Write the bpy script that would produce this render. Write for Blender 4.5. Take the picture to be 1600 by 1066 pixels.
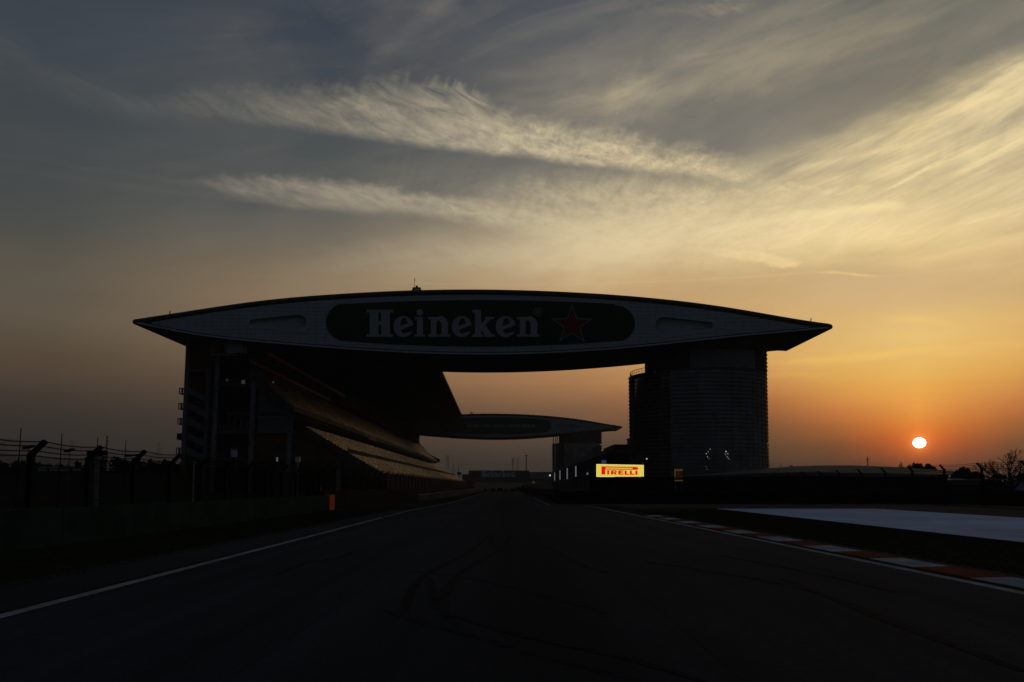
import bpy, bmesh, math, random
import numpy as np
from mathutils import Vector, Matrix

random.seed(7)
rng = np.random.default_rng(7)
sc = bpy.context.scene
for _o in list(bpy.data.objects):
    bpy.data.objects.remove(_o)
COL = sc.collection
R = math.radians

# ------------------------------------------------------------------ camera
CAM_H = 1.6
F = 1333.0                 # focal length in pixels of the 1600 px wide picture
PITCH = R(4.0)
CX, CY = 800.0, 760.0 - F * math.tan(PITCH)
cam_data = bpy.data.cameras.new('camera')
cam_data.sensor_width = 36.0
cam_data.lens = 36.0 * F / 1600.0
cam_data.shift_y = (CY - 533.0) / 1600.0
cam_data.clip_start = 0.1
cam_data.clip_end = 30000.0
cam = bpy.data.objects.new('camera', cam_data)
COL.objects.link(cam)
cam.location = (0, 0, CAM_H)
cam.rotation_euler = (R(90) + PITCH, 0, 0)
sc.camera = cam

def ray(px, py):
    """World direction of a picture position, scaled so that its Y part is 1."""
    x = (px - CX) / F
    y = (CY - py) / F
    c, s = math.cos(PITCH), math.sin(PITCH)
    d = (x, c - y * s, s + y * c)
    return (d[0] / d[1], 1.0, d[2] / d[1])

def azel(px, py):
    d = ray(px, py)
    return math.degrees(math.atan2(d[0], d[1])), math.degrees(math.atan2(d[2], math.hypot(d[0], d[1])))

def at(px, py, Y):
    """Point at distance Y down the track that is seen at the picture position."""
    d = ray(px, py)
    return Vector((d[0] * Y, Y, CAM_H + d[2] * Y))

def gnd(px, py, z=0.0):
    d = ray(px, py)
    t = (z - CAM_H) / d[2]
    return Vector((d[0] * t, t, z))

def proj(x, y, z):
    c, s = math.cos(PITCH), math.sin(PITCH)
    f = y * c + (z - CAM_H) * s; u = (z - CAM_H) * c - y * s
    return CX + F * x / f, CY - F * u / f

# ------------------------------------------------------------------ view
sc.view_settings.view_transform = 'Standard'
sc.view_settings.look = 'None'
sc.view_settings.exposure = 0.0
sc.view_settings.gamma = 1.0
sc.view_settings.use_curve_mapping = False
sc.render.engine = 'CYCLES'
sc.cycles.max_bounces = 5
sc.cycles.diffuse_bounces = 3
sc.cycles.glossy_bounces = 3
sc.cycles.transparent_max_bounces = 16

SUN_AZ, SUN_EL = azel(1436.5, 692)

# ------------------------------------------------------------------ sun
sd = bpy.data.lights.new('sun', 'SUN')
sd.energy = 0.014
sd.angle = R(0.53)
sd.color = (1.0, 0.74, 0.55)
sun = bpy.data.objects.new('sun', sd)
COL.objects.link(sun)
_d = Vector((math.sin(R(SUN_AZ)) * math.cos(R(SUN_EL)), math.cos(R(SUN_AZ)) * math.cos(R(SUN_EL)), math.sin(R(SUN_EL))))
sun.rotation_euler = _d.to_track_quat('Z', 'Y').to_euler()
sun.location = _d * 200

# ------------------------------------------------------------------ sky
world = bpy.data.worlds.new('World')
sc.world = world
world.use_nodes = True
WT = world.node_tree
for n in list(WT.nodes):
    WT.nodes.remove(n)

def lin(c):
    return tuple((v / 255 / 12.92) if v / 255 <= 0.04045 else ((v / 255 + 0.055) / 1.055) ** 2.4 for v in c)

class E:
    """A node socket that does arithmetic by adding Math nodes."""
    tree = WT
    def __init__(s, sock): s.s = sock
    @staticmethod
    def op(o, *a, clamp=False):
        n = E.tree.nodes.new('ShaderNodeMath'); n.operation = o; n.use_clamp = clamp
        for i, v in enumerate(a):
            if isinstance(v, E): E.tree.links.new(v.s, n.inputs[i])
            else: n.inputs[i].default_value = float(v)
        return E(n.outputs[0])
    def __add__(s, o): return E.op('ADD', s, o)
    __radd__ = __add__
    def __sub__(s, o): return E.op('SUBTRACT', s, o)
    def __rsub__(s, o): return E.op('SUBTRACT', o, s)
    def __mul__(s, o): return E.op('MULTIPLY', s, o)
    __rmul__ = __mul__
    def __truediv__(s, o): return E.op('DIVIDE', s, o)
    def clamp(s): return E.op('ADD', s, 0.0, clamp=True)

def smooth(x, lo, hi):
    n = E.tree.nodes.new('ShaderNodeMapRange'); n.interpolation_type = 'SMOOTHSTEP'
    E.tree.links.new(x.s, n.inputs['Value'])
    for nm, v in (('From Min', lo), ('From Max', hi)):
        if isinstance(v, E): E.tree.links.new(v.s, n.inputs[nm])
        else: n.inputs[nm].default_value = v
    return E(n.outputs[0])

def linmap(x, a, b, c, d):
    n = E.tree.nodes.new('ShaderNodeMapRange')
    E.tree.links.new(x.s, n.inputs['Value'])
    for nm, v in (('From Min', a), ('From Max', b), ('To Min', c), ('To Max', d)):
        n.inputs[nm].default_value = v
    return E(n.outputs[0])

def vec(x, y, z=0.0):
    n = E.tree.nodes.new('ShaderNodeCombineXYZ')
    for i, v in enumerate((x, y, z)):
        if isinstance(v, E): E.tree.links.new(v.s, n.inputs[i])
        else: n.inputs[i].default_value = v
    return n.outputs[0]

def noise(v, scale, detail=4.0, rough=0.55, dist=0.0):
    n = E.tree.nodes.new('ShaderNodeTexNoise')
    E.tree.links.new(v, n.inputs['Vector'])
    n.inputs['Scale'].default_value = scale
    n.inputs['Detail'].default_value = detail
    n.inputs['Roughness'].default_value = rough
    n.inputs['Distortion'].default_value = dist
    return E(n.outputs['Fac'])

def ramp(x, stops):
    n = E.tree.nodes.new('ShaderNodeValToRGB')
    E.tree.links.new(x.s, n.inputs[0])
    el = n.color_ramp.elements
    while len(el) > 1: el.remove(el[-1])
    for i, (p, c) in enumerate(stops):
        e = el[0] if i == 0 else el.new(p)
        e.position = p
        e.color = (*c, 1.0)
    return n.outputs[0]

def mixc(f, a, b, mode='MIX'):
    n = E.tree.nodes.new('ShaderNodeMix'); n.data_type = 'RGBA'; n.blend_type = mode
    if isinstance(f, E): E.tree.links.new(f.s, n.inputs[0])
    else: n.inputs[0].default_value = f
    for i, v in ((6, a), (7, b)):
        if isinstance(v, tuple): n.inputs[i].default_value = (*v[:3], 1.0)
        else: E.tree.links.new(v, n.inputs[i])
    return n.outputs[2]

def curve(x, pts):
    n = E.tree.nodes.new('ShaderNodeFloatCurve')
    E.tree.links.new(x.s, n.inputs['Value'])
    c = n.mapping.curves[0]
    pts = sorted(pts)
    c.points[0].location = pts[0]; c.points[1].location = pts[-1]
    for p in pts[1:-1]: c.points.new(*p)
    for p in c.points: p.handle_type = 'AUTO_CLAMPED'
    n.mapping.extend = 'HORIZONTAL'
    n.mapping.update()
    return E(n.outputs[0])

_tc = WT.nodes.new('ShaderNodeTexCoord')
_nrm = WT.nodes.new('ShaderNodeVectorMath'); _nrm.operation = 'NORMALIZE'
WT.links.new(_tc.outputs['Generated'], _nrm.inputs[0])
_sep = WT.nodes.new('ShaderNodeSeparateXYZ')
WT.links.new(_nrm.outputs[0], _sep.inputs[0])
DX, DY, DZ = (E(_sep.outputs[i]) for i in range(3))
EL = E.op('ARCSINE', DZ) * (180 / math.pi)
AZ = E.op('ARCTAN2', DX, DY) * (180 / math.pi)
_cs = E.op('COSINE', AZ * (math.pi / 180) - R(SUN_AZ))
A = E.op('ARCCOSINE', _cs * 0.999999) * (180 / math.pi)      # degrees of azimuth away from the sun

# clear sky: colour by elevation in columns that step away from the sun's azimuth
def col(px, rows, zen=(42, 51, 66)):
    st = [(max(0.0, azel(px, y)[1]) / 90, lin(c)) for y, c in rows]
    st += [(45 / 90, lin(tuple(0.45 * a + 0.55 * b for a, b in zip(rows[-1][1], zen)))), (1.0, lin(zen))]
    return ramp(linmap(EL, 0, 90, 0, 1), sorted(st, key=lambda q: q[0]))
SKYCOLS = [
 (0.0, col(1436, [(760, (72, 47, 42)), (738, (105, 60, 48)), (720, (155, 74, 48)), (706, (192, 84, 44)), (692, (216, 96, 42)), (674, (222, 116, 46)), (657, (226, 136, 59)), (640, (229, 152, 70)),
    (608, (230, 165, 78)), (590, (231, 177, 89)), (560, (230, 186, 107)), (528, (231, 194, 120)), (500, (222, 187, 122)), (470, (207, 174, 125)), (440, (201, 171, 127)), (380, (192, 167, 124)), (310, (174, 157, 122)),
    (220, (136, 129, 113)), (120, (110, 108, 101)), (20, (100, 102, 98))])),
 (2.2, col(1385, [(760, (68, 49, 44)), (738, (92, 59, 49)), (718, (122, 67, 48)), (702, (152, 75, 46)), (692, (168, 79, 46)), (686, (180, 86, 46)), (674, (190, 98, 47)), (658, (202, 116, 54)), (640, (211, 134, 67)), (612, (221, 155, 76)),
    (590, (227, 171, 87)), (560, (228, 183, 104)), (526, (227, 188, 117)), (500, (219, 183, 119)), (470, (206, 173, 124)), (440, (201, 171, 127)), (380, (191, 167, 124)), (310, (171, 155, 122)), (220, (134, 127, 113)), (120, (109, 107, 101)), (20, (99, 101, 98))])),
 (4.8, col(1325, [(760, (64, 50, 45)), (730, (86, 60, 50)), (712, (101, 66, 50)), (693, (112, 70, 49)), (687, (134, 80, 51)), (665, (162, 93, 54)), (658, (176, 101, 58)), (640, (193, 117, 65)), (615, (211, 145, 76)),
    (590, (221, 165, 86)), (560, (225, 179, 102)), (520, (220, 180, 112)), (470, (205, 173, 123)), (440, (201, 171, 126)), (380, (189, 166, 124)), (310, (168, 152, 122)), (220, (132, 126, 113)), (120, (108, 107, 101)), (20, (98, 100, 98))])),
 (9.0, col(1200, [(760, (58, 51, 47)), (725, (75, 60, 53)), (700, (87, 66, 54)), (680, (103, 72, 55)), (660, (122, 79, 56)), (645, (145, 89, 58)), (625, (169, 105, 64)), (605, (191, 129, 76)), (585, (205, 149, 88)),
    (560, (213, 164, 98)), (500, (202, 164, 110)), (430, (193, 164, 119)), (370, (186, 163, 124)), (300, (156, 145, 121)), (220, (124, 120, 111)), (120, (108, 107, 103)), (20, (95, 97, 98))])),
 (21.0, col(900, [(760, (52, 48, 44)), (720, (63, 57, 51)), (700, (75, 65, 57)), (670, (101, 78, 63)), (640, (122, 89, 66)), (620, (143, 104, 74)), (600, (162, 116, 78)), (585, (170, 124, 84)), (540, (186, 142, 96)),
    (450, (190, 158, 116)), (390, (180, 156, 120)), (340, (148, 136, 114)), (290, (106, 104, 99)), (220, (96, 97, 97)), (120, (95, 96, 97)), (20, (80, 84, 91))])),
 (38.0, col(500, [(760, (46, 43, 41)), (720, (54, 49, 46)), (660, (70, 60, 53)), (600, (100, 82, 66)), (540, (128, 104, 80)), (470, (140, 117, 90)), (420, (130, 114, 91)),
    (370, (106, 100, 89)), (320, (84, 87, 85)), (230, (75, 80, 81)), (120, (63, 70, 77)), (20, (56, 63, 74))])),
 (54.0, col(90, [(760, (36, 35, 35)), (715, (43, 41, 39)), (690, (47, 44, 42)), (650, (54, 49, 46)), (620, (64, 56, 49)), (600, (72, 62, 53)), (575, (82, 68, 55)), (540, (88, 76, 61)), (490, (95, 86, 72)), (440, (92, 85, 74)),
    (400, (86, 82, 73)), (340, (74, 77, 75)), (240, (66, 71, 73)), (120, (60, 67, 73)), (20, (57, 65, 75))])),
 (100.0, col(800, [(760, (30, 30, 33)), (700, (38, 37, 40)), (600, (46, 45, 48)), (450, (47, 50, 54)), (20, (44, 51, 62))])),
 (170.0, col(800, [(760, (26, 28, 33)), (700, (31, 33, 39)), (600, (39, 41, 47)), (450, (40, 44, 53)), (20, (40, 48, 61))])),
]
sky = SKYCOLS[0][1]
for (a0, _), (a1, c1) in zip(SKYCOLS, SKYCOLS[1:]):
    sky = mixc(linmap(A, a0, a1, 0, 1), sky, c1)

# cirrus: bands laid out on the dome by azimuth and elevation, frayed by stretched noise
def plane(ang, along, across):
    c, s = math.cos(R(ang)), math.sin(R(ang))
    return vec((AZ * c + EL * s) * along, (EL * c - AZ * s) * across, 0.0)
warp1 = noise(plane(-7, 0.16, 0.42), 1.0, 6.0, 0.60) - 0.5
warp2 = noise(plane(-7, 1.1, 1.7), 1.0, 5.0, 0.62) - 0.5
warp3 = noise(plane(64, 0.22, 0.85), 1.0, 5.0, 0.58, 0.9) - 0.5
fibreR = noise(plane(20, 0.085, 0.62), 1.0, 8.0, 0.52, 0.9) * 0.7 + noise(plane(17, 0.16, 2.0), 1.0, 4.0, 0.5, 1.2) * 0.3
fibreR2 = noise(plane(12, 0.07, 0.42), 1.0, 7.0, 0.55, 1.2)
fibreL = noise(plane(-20, 0.26, 1.15), 1.0, 7.0, 0.60, 1.2)
puff = noise(plane(-7, 0.75, 1.35), 1.0, 7.0, 0.66, 0.4)
veil = noise(plane(8, 0.045, 0.11), 1.0, 6.0, 0.58, 1.2)
XN = (AZ + 50.0) / 100.0

warpB = warp1 * 0.9 + warp2 * 0.30
def band(pts, soft_top, soft_bot, warp, wamp, tex, tlo, thi, wb=None):
    """pts: (x, top y, bottom y, density) in picture positions, turned into azimuth and elevation."""
    T, B, D = [], [], []
    for x, t, b, d in pts:
        a, et = azel(x, t); _, eb = azel(x, b)
        xn = (a + 50) / 100
        T.append((xn, et / 45)); B.append((xn, eb / 45)); D.append((xn, d))
    ct, cb, cd = curve(XN, T) * 45.0, curve(XN, B) * 45.0, curve(XN, D)
    e = EL + warp * wamp
    up = smooth(ct - e, -soft_top * 0.5, soft_top * 0.5)
    e2 = e if wb is None else EL + wb
    lo = smooth(e2 - cb, -soft_bot * 0.5, soft_bot * 0.5)
    return up * lo * cd * linmap(tex, tlo, thi, 0.0, 1.0).clamp()

patch0 = noise(plane(-14, 0.16, 0.42), 1.0, 6.0, 0.60, 1.4)
puff2 = noise(plane(-10, 1.9, 2.7), 1.0, 6.0, 0.68, 0.5)
veins = noise(plane(66, 0.16, 1.3), 1.0, 5.0, 0.60, 0.8)
soft = fibreL * 0.45 + patch0 * 0.30 + puff * 0.25
grainy = puff * 0.46 + puff2 * 0.34 + fibreL * 0.20
half = soft + (grainy - soft) * smooth(AZ, -12.0, 6.0)
patch = noise(plane(14, 0.11, 0.30), 1.0, 6.0, 0.60, 1.6)
mixR = fibreR * 0.62 + patch * 0.38
soft7 = patch * 0.7 + fibreR2 * 0.3
clouds = [
 band([(180,158,172,0),(250,150,168,.12),(330,142,180,.34),(400,146,190,.48),(470,146,197,.64),(560,146,209,.78),(640,152,223,.86),(700,166,231,.90),(800,190,241,.94),(900,206,253,.98),
       (1000,224,264,.95),(1100,246,273,.9),(1150,259,282,.7),(1230,282,305,.0)], 1.9, 0.8, warp2 * 0.7 + warp3 * 0.6 + warp1 * 0.7, 1.8, half, 0.30, 0.60, warpB),
 band([(270,286,292,0),(315,281,292,.35),(350,277,302,.75),(400,276,311,.85),(480,281,321,.88),(560,288,327,.88),(640,301,334,.88),(720,314,342,.85),(800,328,352,.66),(860,340,366,.45),(960,355,385,0)],
      0.8, 0.9, warp2 * 0.8 + warp3 * 0.4 + warp1 * 0.4, 1.2, half, 0.29, 0.60, warpB),
 band([(1070,386,392,0),(1110,386,398,.55),(1170,391,408,.85),(1215,399,416,.95),(1245,407,418,.8),(1256,411,415,0)], 0.35, 0.3, warp2, 0.7, half, 0.24, 0.58),
 band([(1280,423,426,0),(1305,424,428,.5),(1345,428,432,.45),(1376,432,434,0)], 0.15, 0.15, warp2, 0.15, puff, 0.1, 0.5),
 band([(1020,374,384,0),(1120,355,367,.35),(1220,337,350,.6),(1320,324,337,.9),(1395,316,326,.9),(1420,317,322,0)], 0.45, 0.7, warp1 + warp2 * 0.4, 0.6, fibreR2, 0.15, 0.55),
 band([(1010,335,380,0),(1100,292,400,.28),(1200,252,395,.55),(1300,216,390,.70),(1400,176,372,.80),(1500,134,350,.88),(1600,94,330,.92),(1720,50,290,.9),(1850,0,240,.4)], 2.4, 4.6, warp1, 2.2, mixR, 0.30, 0.64),
 band([(1180,278,290,0),(1300,236,260,.35),(1400,196,224,.6),(1500,150,186,.8),(1600,102,150,.9),(1720,60,120,.5)], 1.2, 1.5, warp1, 1.5, mixR, 0.32, 0.62),
 band([(1220,285,292,0),(1300,270,290,.6),(1400,250,276,.85),(1500,222,248,.9),(1600,196,224,.9),(1720,150,190,.6)], 0.9, 1.1, warp1, 1.5, mixR, 0.34, 0.62),
 band([(700,170,225,0),(850,125,212,.20),(950,98,198,.30),(1050,76,170,.30),(1150,54,144,.28),(1250,30,114,.24),(1350,4,86,.20),(1480,-40,40,.12),(1600,-80,0,.05)], 5.0, 3.4, warp1, 2.6, soft7, 0.22, 0.66),
 band([(540,110,126,0),(590,74,98,.14),(630,42,66,.24),(660,12,40,.30),(690,-16,12,.3),(740,-60,-35,.2)], 1.4, 1.8, warp1, 1.4, soft7, 0.28, 0.66),
 band([(560,135,160,0),(600,118,166,.28),(640,122,172,.46),(690,132,186,.55),(735,140,190,.66),(765,152,200,.30),(800,170,205,0)], 0.8, 2.2, warp3 + warp2 * 0.5, 2.0, fibreL, 0.30, 0.70),
 band([(905,205,215,0),(945,165,214,.18),(968,116,208,.28),(990,104,190,.28),(1015,112,165,.2),(1050,128,150,0)], 3.0, 2.8, warp3 + warp1, 2.4, patch * 0.6 + veins * 0.4, 0.32, 0.70),
 band([(-120,30,100,.2),(0,52,120,.30),(70,92,140,.32),(140,128,162,.34),(200,146,176,.34),(280,156,186,.3),(360,164,190,0)], 1.6, 1.6, warp1, 1.6, fibreL, 0.22, 0.72),
 band([(700,318,345,0),(780,296,350,.45),(860,285,372,.62),(960,279,392,.72),(1060,281,404,.74),(1160,290,410,.66),(1260,302,410,.5),(1380,320,400,.25),(1450,330,380,0)], 2.0, 3.4, warp1 + warp3 * 0.6, 1.8, half, 0.24, 0.64),
 band([(1190,569,574,0),(1240,561,570,.35),(1320,553,563,.55),(1400,545,555,.6),(1500,539,549,.4),(1600,531,543,.25),(1720,520,540,0)], 0.5, 0.6, warp1 + warp2 * 0.5, 1.0, fibreR2, 0.2, 0.62),
 band([(1195,590,594,0),(1220,586,592,.35),(1260,584,590,.4),(1300,583,588,0)], 0.4, 0.4, warp1 + warp2 * 0.5, 0.8, fibreR2, 0.2, 0.6),
 band([(1370,496,502,0),(1410,490,500,.45),(1450,494,503,.4),(1500,498,504,0)], 0.6, 0.6, warp1 + warp2 * 0.5, 0.8, fibreR2, 0.2, 0.6),
 band([(1440,553,557,0),(1490,552,557,.35),(1545,551,555,.3),(1580,551,554,0)], 0.3, 0.3, warp1 + warp2 * 0.4, 0.5, fibreR2, 0.2, 0.6),
 band([(420,420,470,0),(560,390,455,.25),(740,372,445,.48),(850,356,438,.72),(1000,344,424,.92),(1150,340,396,.88),(1300,334,396,.85),(1450,322,408,.72),(1600,318,415,.4),(1720,320,410,.2)], 3.4, 3.2, warp1, 2.2, patch * 0.5 + fibreR2 * 0.5, 0.18, 0.54),
 band([(380,440,462,0),(480,405,432,.2),(600,388,420,.34),(700,380,412,.34),(800,376,410,.25),(900,376,400,0)], 2.0, 2.0, warp1 + warp3 * 0.5, 1.8, fibreL, 0.30, 0.68),
 band([(540,232,300,0),(610,232,330,.08),(680,238,340,.11),(740,248,330,.10),(790,260,320,0)], 4.0, 5.0, warp3, 1.8, veins * 0.5 + patch * 0.5, 0.30, 0.70),
 band([(930,0,0,0),(1080,12,24,.22),(1130,2,20,.26),(1165,-2,14,.2),(1190,-4,6,0)], 0.8, 0.8, warp2 + warp1, 1.4, fibreL, 0.35, 0.70),
 band([(1385,293,297,0),(1400,287,292,.6),(1430,270,276,.9),(1461,254,260,.7),(1484,246,250,0)], 0.22, 0.26, warp1 + warp2 * 0.4, 0.4, puff2, 0.2, 0.55),
 band([(1478,276,282,0),(1510,258,266,.7),(1560,232,241,.9),(1610,206,216,.9),(1700,166,178,.7)], 0.35, 0.5, warp1 + warp2 * 0.4, 0.6, fibreR, 0.25, 0.58),
 band([(1420,214,226,0),(1455,186,204,.5),(1500,158,178,.75),(1545,130,156,.9),(1600,100,134,.95),(1690,60,100,.8)], 0.4, 2.2, warp1 + warp2 * 0.4, 1.0, mixR, 0.30, 0.58),
 band([(1225,266,272,0),(1260,256,263,.4),(1340,240,248,.55),(1410,226,236,.6),(1450,212,224,0)], 0.35, 0.6, warp1 + warp2 * 0.4, 0.7, fibreR, 0.28, 0.58),
 band([(1212,292,296,0),(1226,289,296,.7),(1256,288,295,.6),(1290,296,303,.5),(1345,292,300,.5),(1365,296,300,0)], 0.35, 0.5, warp2 + warp3 * 0.6, 0.9, half, 0.34, 0.58),
 band([(1330,414,420,0),(1400,404,413,.25),(1500,386,397,.34),(1600,364,376,.34),(1720,340,352,.2)], 0.7, 0.9, warp1, 0.8, fibreR2, 0.25, 0.6),
 band([(1340,340,380,0),(1400,336,378,.3),(1500,322,366,.34),(1600,300,345,.3),(1720,280,325,.2)], 1.6, 1.2, warp1, 1.0, mixR, 0.30, 0.6),
]
inv = None
for c in clouds:
    k = 1.0 - c * 0.93
    inv = k if inv is None else inv * k
dens = 1.0 - inv
# hair-fine filaments through all of the cloud, turning with the bands
filR = noise(plane(17, 0.34, 2.2), 1.0, 7.0, 0.64, 1.6)
filL = noise(plane(-13, 0.42, 2.6), 1.0, 6.0, 0.64, 1.0)
fil = filL + (filR - filL) * smooth(AZ, 0.0, 14.0)
dens = dens * linmap(fil, 0.28, 0.72, 0.85, 1.10)
vfade = smooth(EL, 3.0, 14.0)
veild = linmap(veil, 0.40, 0.72, 0.0, 1.0).clamp() * vfade * 0.10 + linmap(fibreR2, 0.48, 0.75, 0.0, 1.0).clamp() * vfade * 0.07
dens = 1.0 - (1.0 - dens) * (1.0 - veild)
cc_hi = ramp(linmap(A, 0, 120, 0, 1), [(0, lin((243, 219, 163))), (9/120, lin((241, 219, 168))), (16/120, lin((231, 211, 166))), (22/120, lin((221, 203, 163))), (30/120, lin((191, 178, 151))),
     (38/120, lin((160, 149, 129))), (45/120, lin((134, 127, 115))), (54/120, lin((100, 98, 94))), (70/120, lin((82, 82, 82))), (1.0, lin((66, 68, 73)))])
cc_lo = ramp(linmap(A, 0, 120, 0, 1), [(0, lin((255, 205, 110))), (10/120, lin((246, 196, 110))), (22/120, lin((206, 168, 112))), (38/120, lin((140, 116, 90))), (54/120, lin((96, 82, 70))), (1.0, lin((64, 60, 60)))])
ccol = mixc(smooth(EL, 8.0, 17.0), cc_lo, cc_hi)
sky = mixc(dens, sky, ccol)
# thin unevenness of the clear parts
grain = noise(plane(5, 0.05, 0.22), 1.0, 7.0, 0.60, 0.8)
gm = linmap(grain, 0.25, 0.75, 0.93, 1.07)
gn = WT.nodes.new('ShaderNodeVectorMath'); gn.operation = 'SCALE'
WT.links.new(sky, gn.inputs[0]); WT.links.new(gm.s, gn.inputs['Scale'])
sky = gn.outputs[0]
# the sun and the glow of the air round it
_dot = WT.nodes.new('ShaderNodeVectorMath'); _dot.operation = 'DOT_PRODUCT'
WT.links.new(_nrm.outputs[0], _dot.inputs[0]); _dot.inputs[1].default_value = _d
ANG = E.op('ARCCOSINE', E.op('MINIMUM', E(_dot.outputs['Value']), 0.9999999)) * (180 / math.pi)
def glow(sig, amp):
    return E.op('EXPONENT', ANG * (-1.0 / sig)) * amp
def addc(base, fac, c):
    n = WT.nodes.new('ShaderNodeVectorMath'); n.operation = 'SCALE'
    n.inputs[0].default_value = c; WT.links.new(fac.s, n.inputs['Scale'])
    m = WT.nodes.new('ShaderNodeVectorMath'); m.operation = 'ADD'
    WT.links.new(base, m.inputs[0]); WT.links.new(n.outputs[0], m.inputs[1])
    return m.outputs[0]
sky = addc(sky, glow(0.85, 0.26), (1.0, 0.24, 0.03))
sky = addc(sky, glow(0.22, 1.1), (1.0, 0.50, 0.12))
_da = E.op('ARCSINE', E.op('SINE', (AZ - SUN_AZ) * (math.pi / 180))) * (180 / math.pi)
_de = (EL - SUN_EL) * 1.17
disc = smooth(E.op('SQRT', _da * _da + _de * _de), 0.384, 0.338) * smooth(E.op('COSINE', (AZ - SUN_AZ) * (math.pi / 180)), 0.0, 0.5)
sky = addc(sky, disc * 6.0, (1.0, 0.93, 0.72))
nish = WT.nodes.new('ShaderNodeTexSky')
nish.sky_type = 'NISHITA'
nish.sun_disc = False
nish.sun_elevation = R(SUN_EL)
nish.sun_rotation = R(SUN_AZ)
nish.dust_density = 4.0
nsc = WT.nodes.new('ShaderNodeVectorMath'); nsc.operation = 'SCALE'
WT.links.new(nish.outputs[0], nsc.inputs[0]); nsc.inputs['Scale'].default_value = 0.003
sk2 = WT.nodes.new('ShaderNodeVectorMath'); sk2.operation = 'ADD'
WT.links.new(sky, sk2.inputs[0]); WT.links.new(nsc.outputs[0], sk2.inputs[1])
bg = WT.nodes.new('ShaderNodeBackground')
WT.links.new(sk2.outputs[0], bg.inputs['Color'])
bg.inputs['Strength'].default_value = 1.0
wo = WT.nodes.new('ShaderNodeOutputWorld')
WT.links.new(bg.outputs[0], wo.inputs['Surface'])

# ------------------------------------------------------------------ materials
def mat(name, color, rough=0.7, var=0.25, scale=1.2, metal=0.0, spec=0.3, bump=0.0, bscale=20.0, var2=0.0, scale2=0.15, emit=None, estr=0.0):
    m = bpy.data.materials.new(name); m.use_nodes = True
    t = m.node_tree; b = t.nodes['Principled BSDF']
    b.inputs['Roughness'].default_value = rough
    b.inputs['Metallic'].default_value = metal
    b.inputs['Specular IOR Level'].default_value = spec
    tc = t.nodes.new('ShaderNodeTexCoord')
    nz = t.nodes.new('ShaderNodeTexNoise'); nz.inputs['Scale'].default_value = scale; nz.inputs['Detail'].default_value = 5
    t.links.new(tc.outputs['Object'], nz.inputs['Vector'])
    mr = t.nodes.new('ShaderNodeMapRange')
    mr.inputs['From Min'].default_value = 0.3; mr.inputs['From Max'].default_value = 0.7
    mr.inputs['To Min'].default_value = 1 - var; mr.inputs['To Max'].default_value = 1 + var
    t.links.new(nz.outputs['Fac'], mr.inputs['Value'])
    fac = mr.outputs[0]
    if var2:
        n2 = t.nodes.new('ShaderNodeTexNoise'); n2.inputs['Scale'].default_value = scale2; n2.inputs['Detail'].default_value = 4
        t.links.new(tc.outputs['Object'], n2.inputs['Vector'])
        m2 = t.nodes.new('ShaderNodeMapRange')
        m2.inputs['From Min'].default_value = 0.3; m2.inputs['From Max'].default_value = 0.7
        m2.inputs['To Min'].default_value = 1 - var2; m2.inputs['To Max'].default_value = 1 + var2
        t.links.new(n2.outputs['Fac'], m2.inputs['Value'])
        mm = t.nodes.new('ShaderNodeMath'); mm.operation = 'MULTIPLY'
        t.links.new(fac, mm.inputs[0]); t.links.new(m2.outputs[0], mm.inputs[1]); fac = mm.outputs[0]
    sc_ = t.nodes.new('ShaderNodeVectorMath'); sc_.operation = 'SCALE'
    sc_.inputs[0].default_value = color
    t.links.new(fac, sc_.inputs['Scale'])
    t.links.new(sc_.outputs[0], b.inputs['Base Color'])
    if bump:
        nb = t.nodes.new('ShaderNodeTexNoise'); nb.inputs['Scale'].default_value = bscale; nb.inputs['Detail'].default_value = 3
        t.links.new(tc.outputs['Object'], nb.inputs['Vector'])
        bp = t.nodes.new('ShaderNodeBump'); bp.inputs['Strength'].default_value = bump; bp.inputs['Distance'].default_value = 0.02
        t.links.new(nb.outputs['Fac'], bp.inputs['Height']); t.links.new(bp.outputs[0], b.inputs['Normal'])
    if emit:
        b.inputs['Emission Color'].default_value = (*emit, 1); b.inputs['Emission Strength'].default_value = estr
    return m

M = {}
M['asphalt'] = mat('asphalt', (0.026, 0.030, 0.036), 0.97, 0.35, 40.0, spec=0.015, bump=0.5, bscale=90, var2=0.22, scale2=0.25)
M['asphalt_old'] = mat('asphalt_old', (0.034, 0.036, 0.040), 0.97, 0.3, 30.0, spec=0.015, bump=0.4, bscale=60, var2=0.25, scale2=0.12)
M['rubber'] = mat('rubber_mark', (0.0160, 0.0182, 0.0215), 0.97, 0.6, 5.0, spec=0.015)
M['ground'] = mat('soil_and_turf', (0.028, 0.034, 0.017), 0.97, 0.25, 1.2, spec=0.0, bump=0.08, bscale=14, var2=0.4, scale2=0.05)
M['grass'] = mat('grass', (0.011, 0.0145, 0.007), 0.97, 0.2, 3.0, spec=0.02)
M['line'] = mat('white_line_paint', (0.22, 0.24, 0.27), 0.92, 0.3, 6.0, spec=0.02, var2=0.35, scale2=0.9)
M['kerb_red'] = mat('kerb_red_paint', (0.105, 0.0060, 0.008), 0.9, 0.4, 3.0, spec=0.02, var2=0.4, scale2=0.8)
M['kerb_white'] = mat('kerb_white_paint', (0.22, 0.275, 0.36), 0.9, 0.3, 3.0, spec=0.02, var2=0.3, scale2=0.8)
M['runoff'] = mat('runoff_paint', (0.37, 0.49, 0.70), 0.9, 0.12, 0.9, spec=0.02, var2=0.2, scale2=0.12)
M['cladding'] = mat('cladding_panel', (0.40, 0.47, 0.475), 0.6, 0.06, 0.9, spec=0.3, var2=0.10, scale2=0.12)
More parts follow.
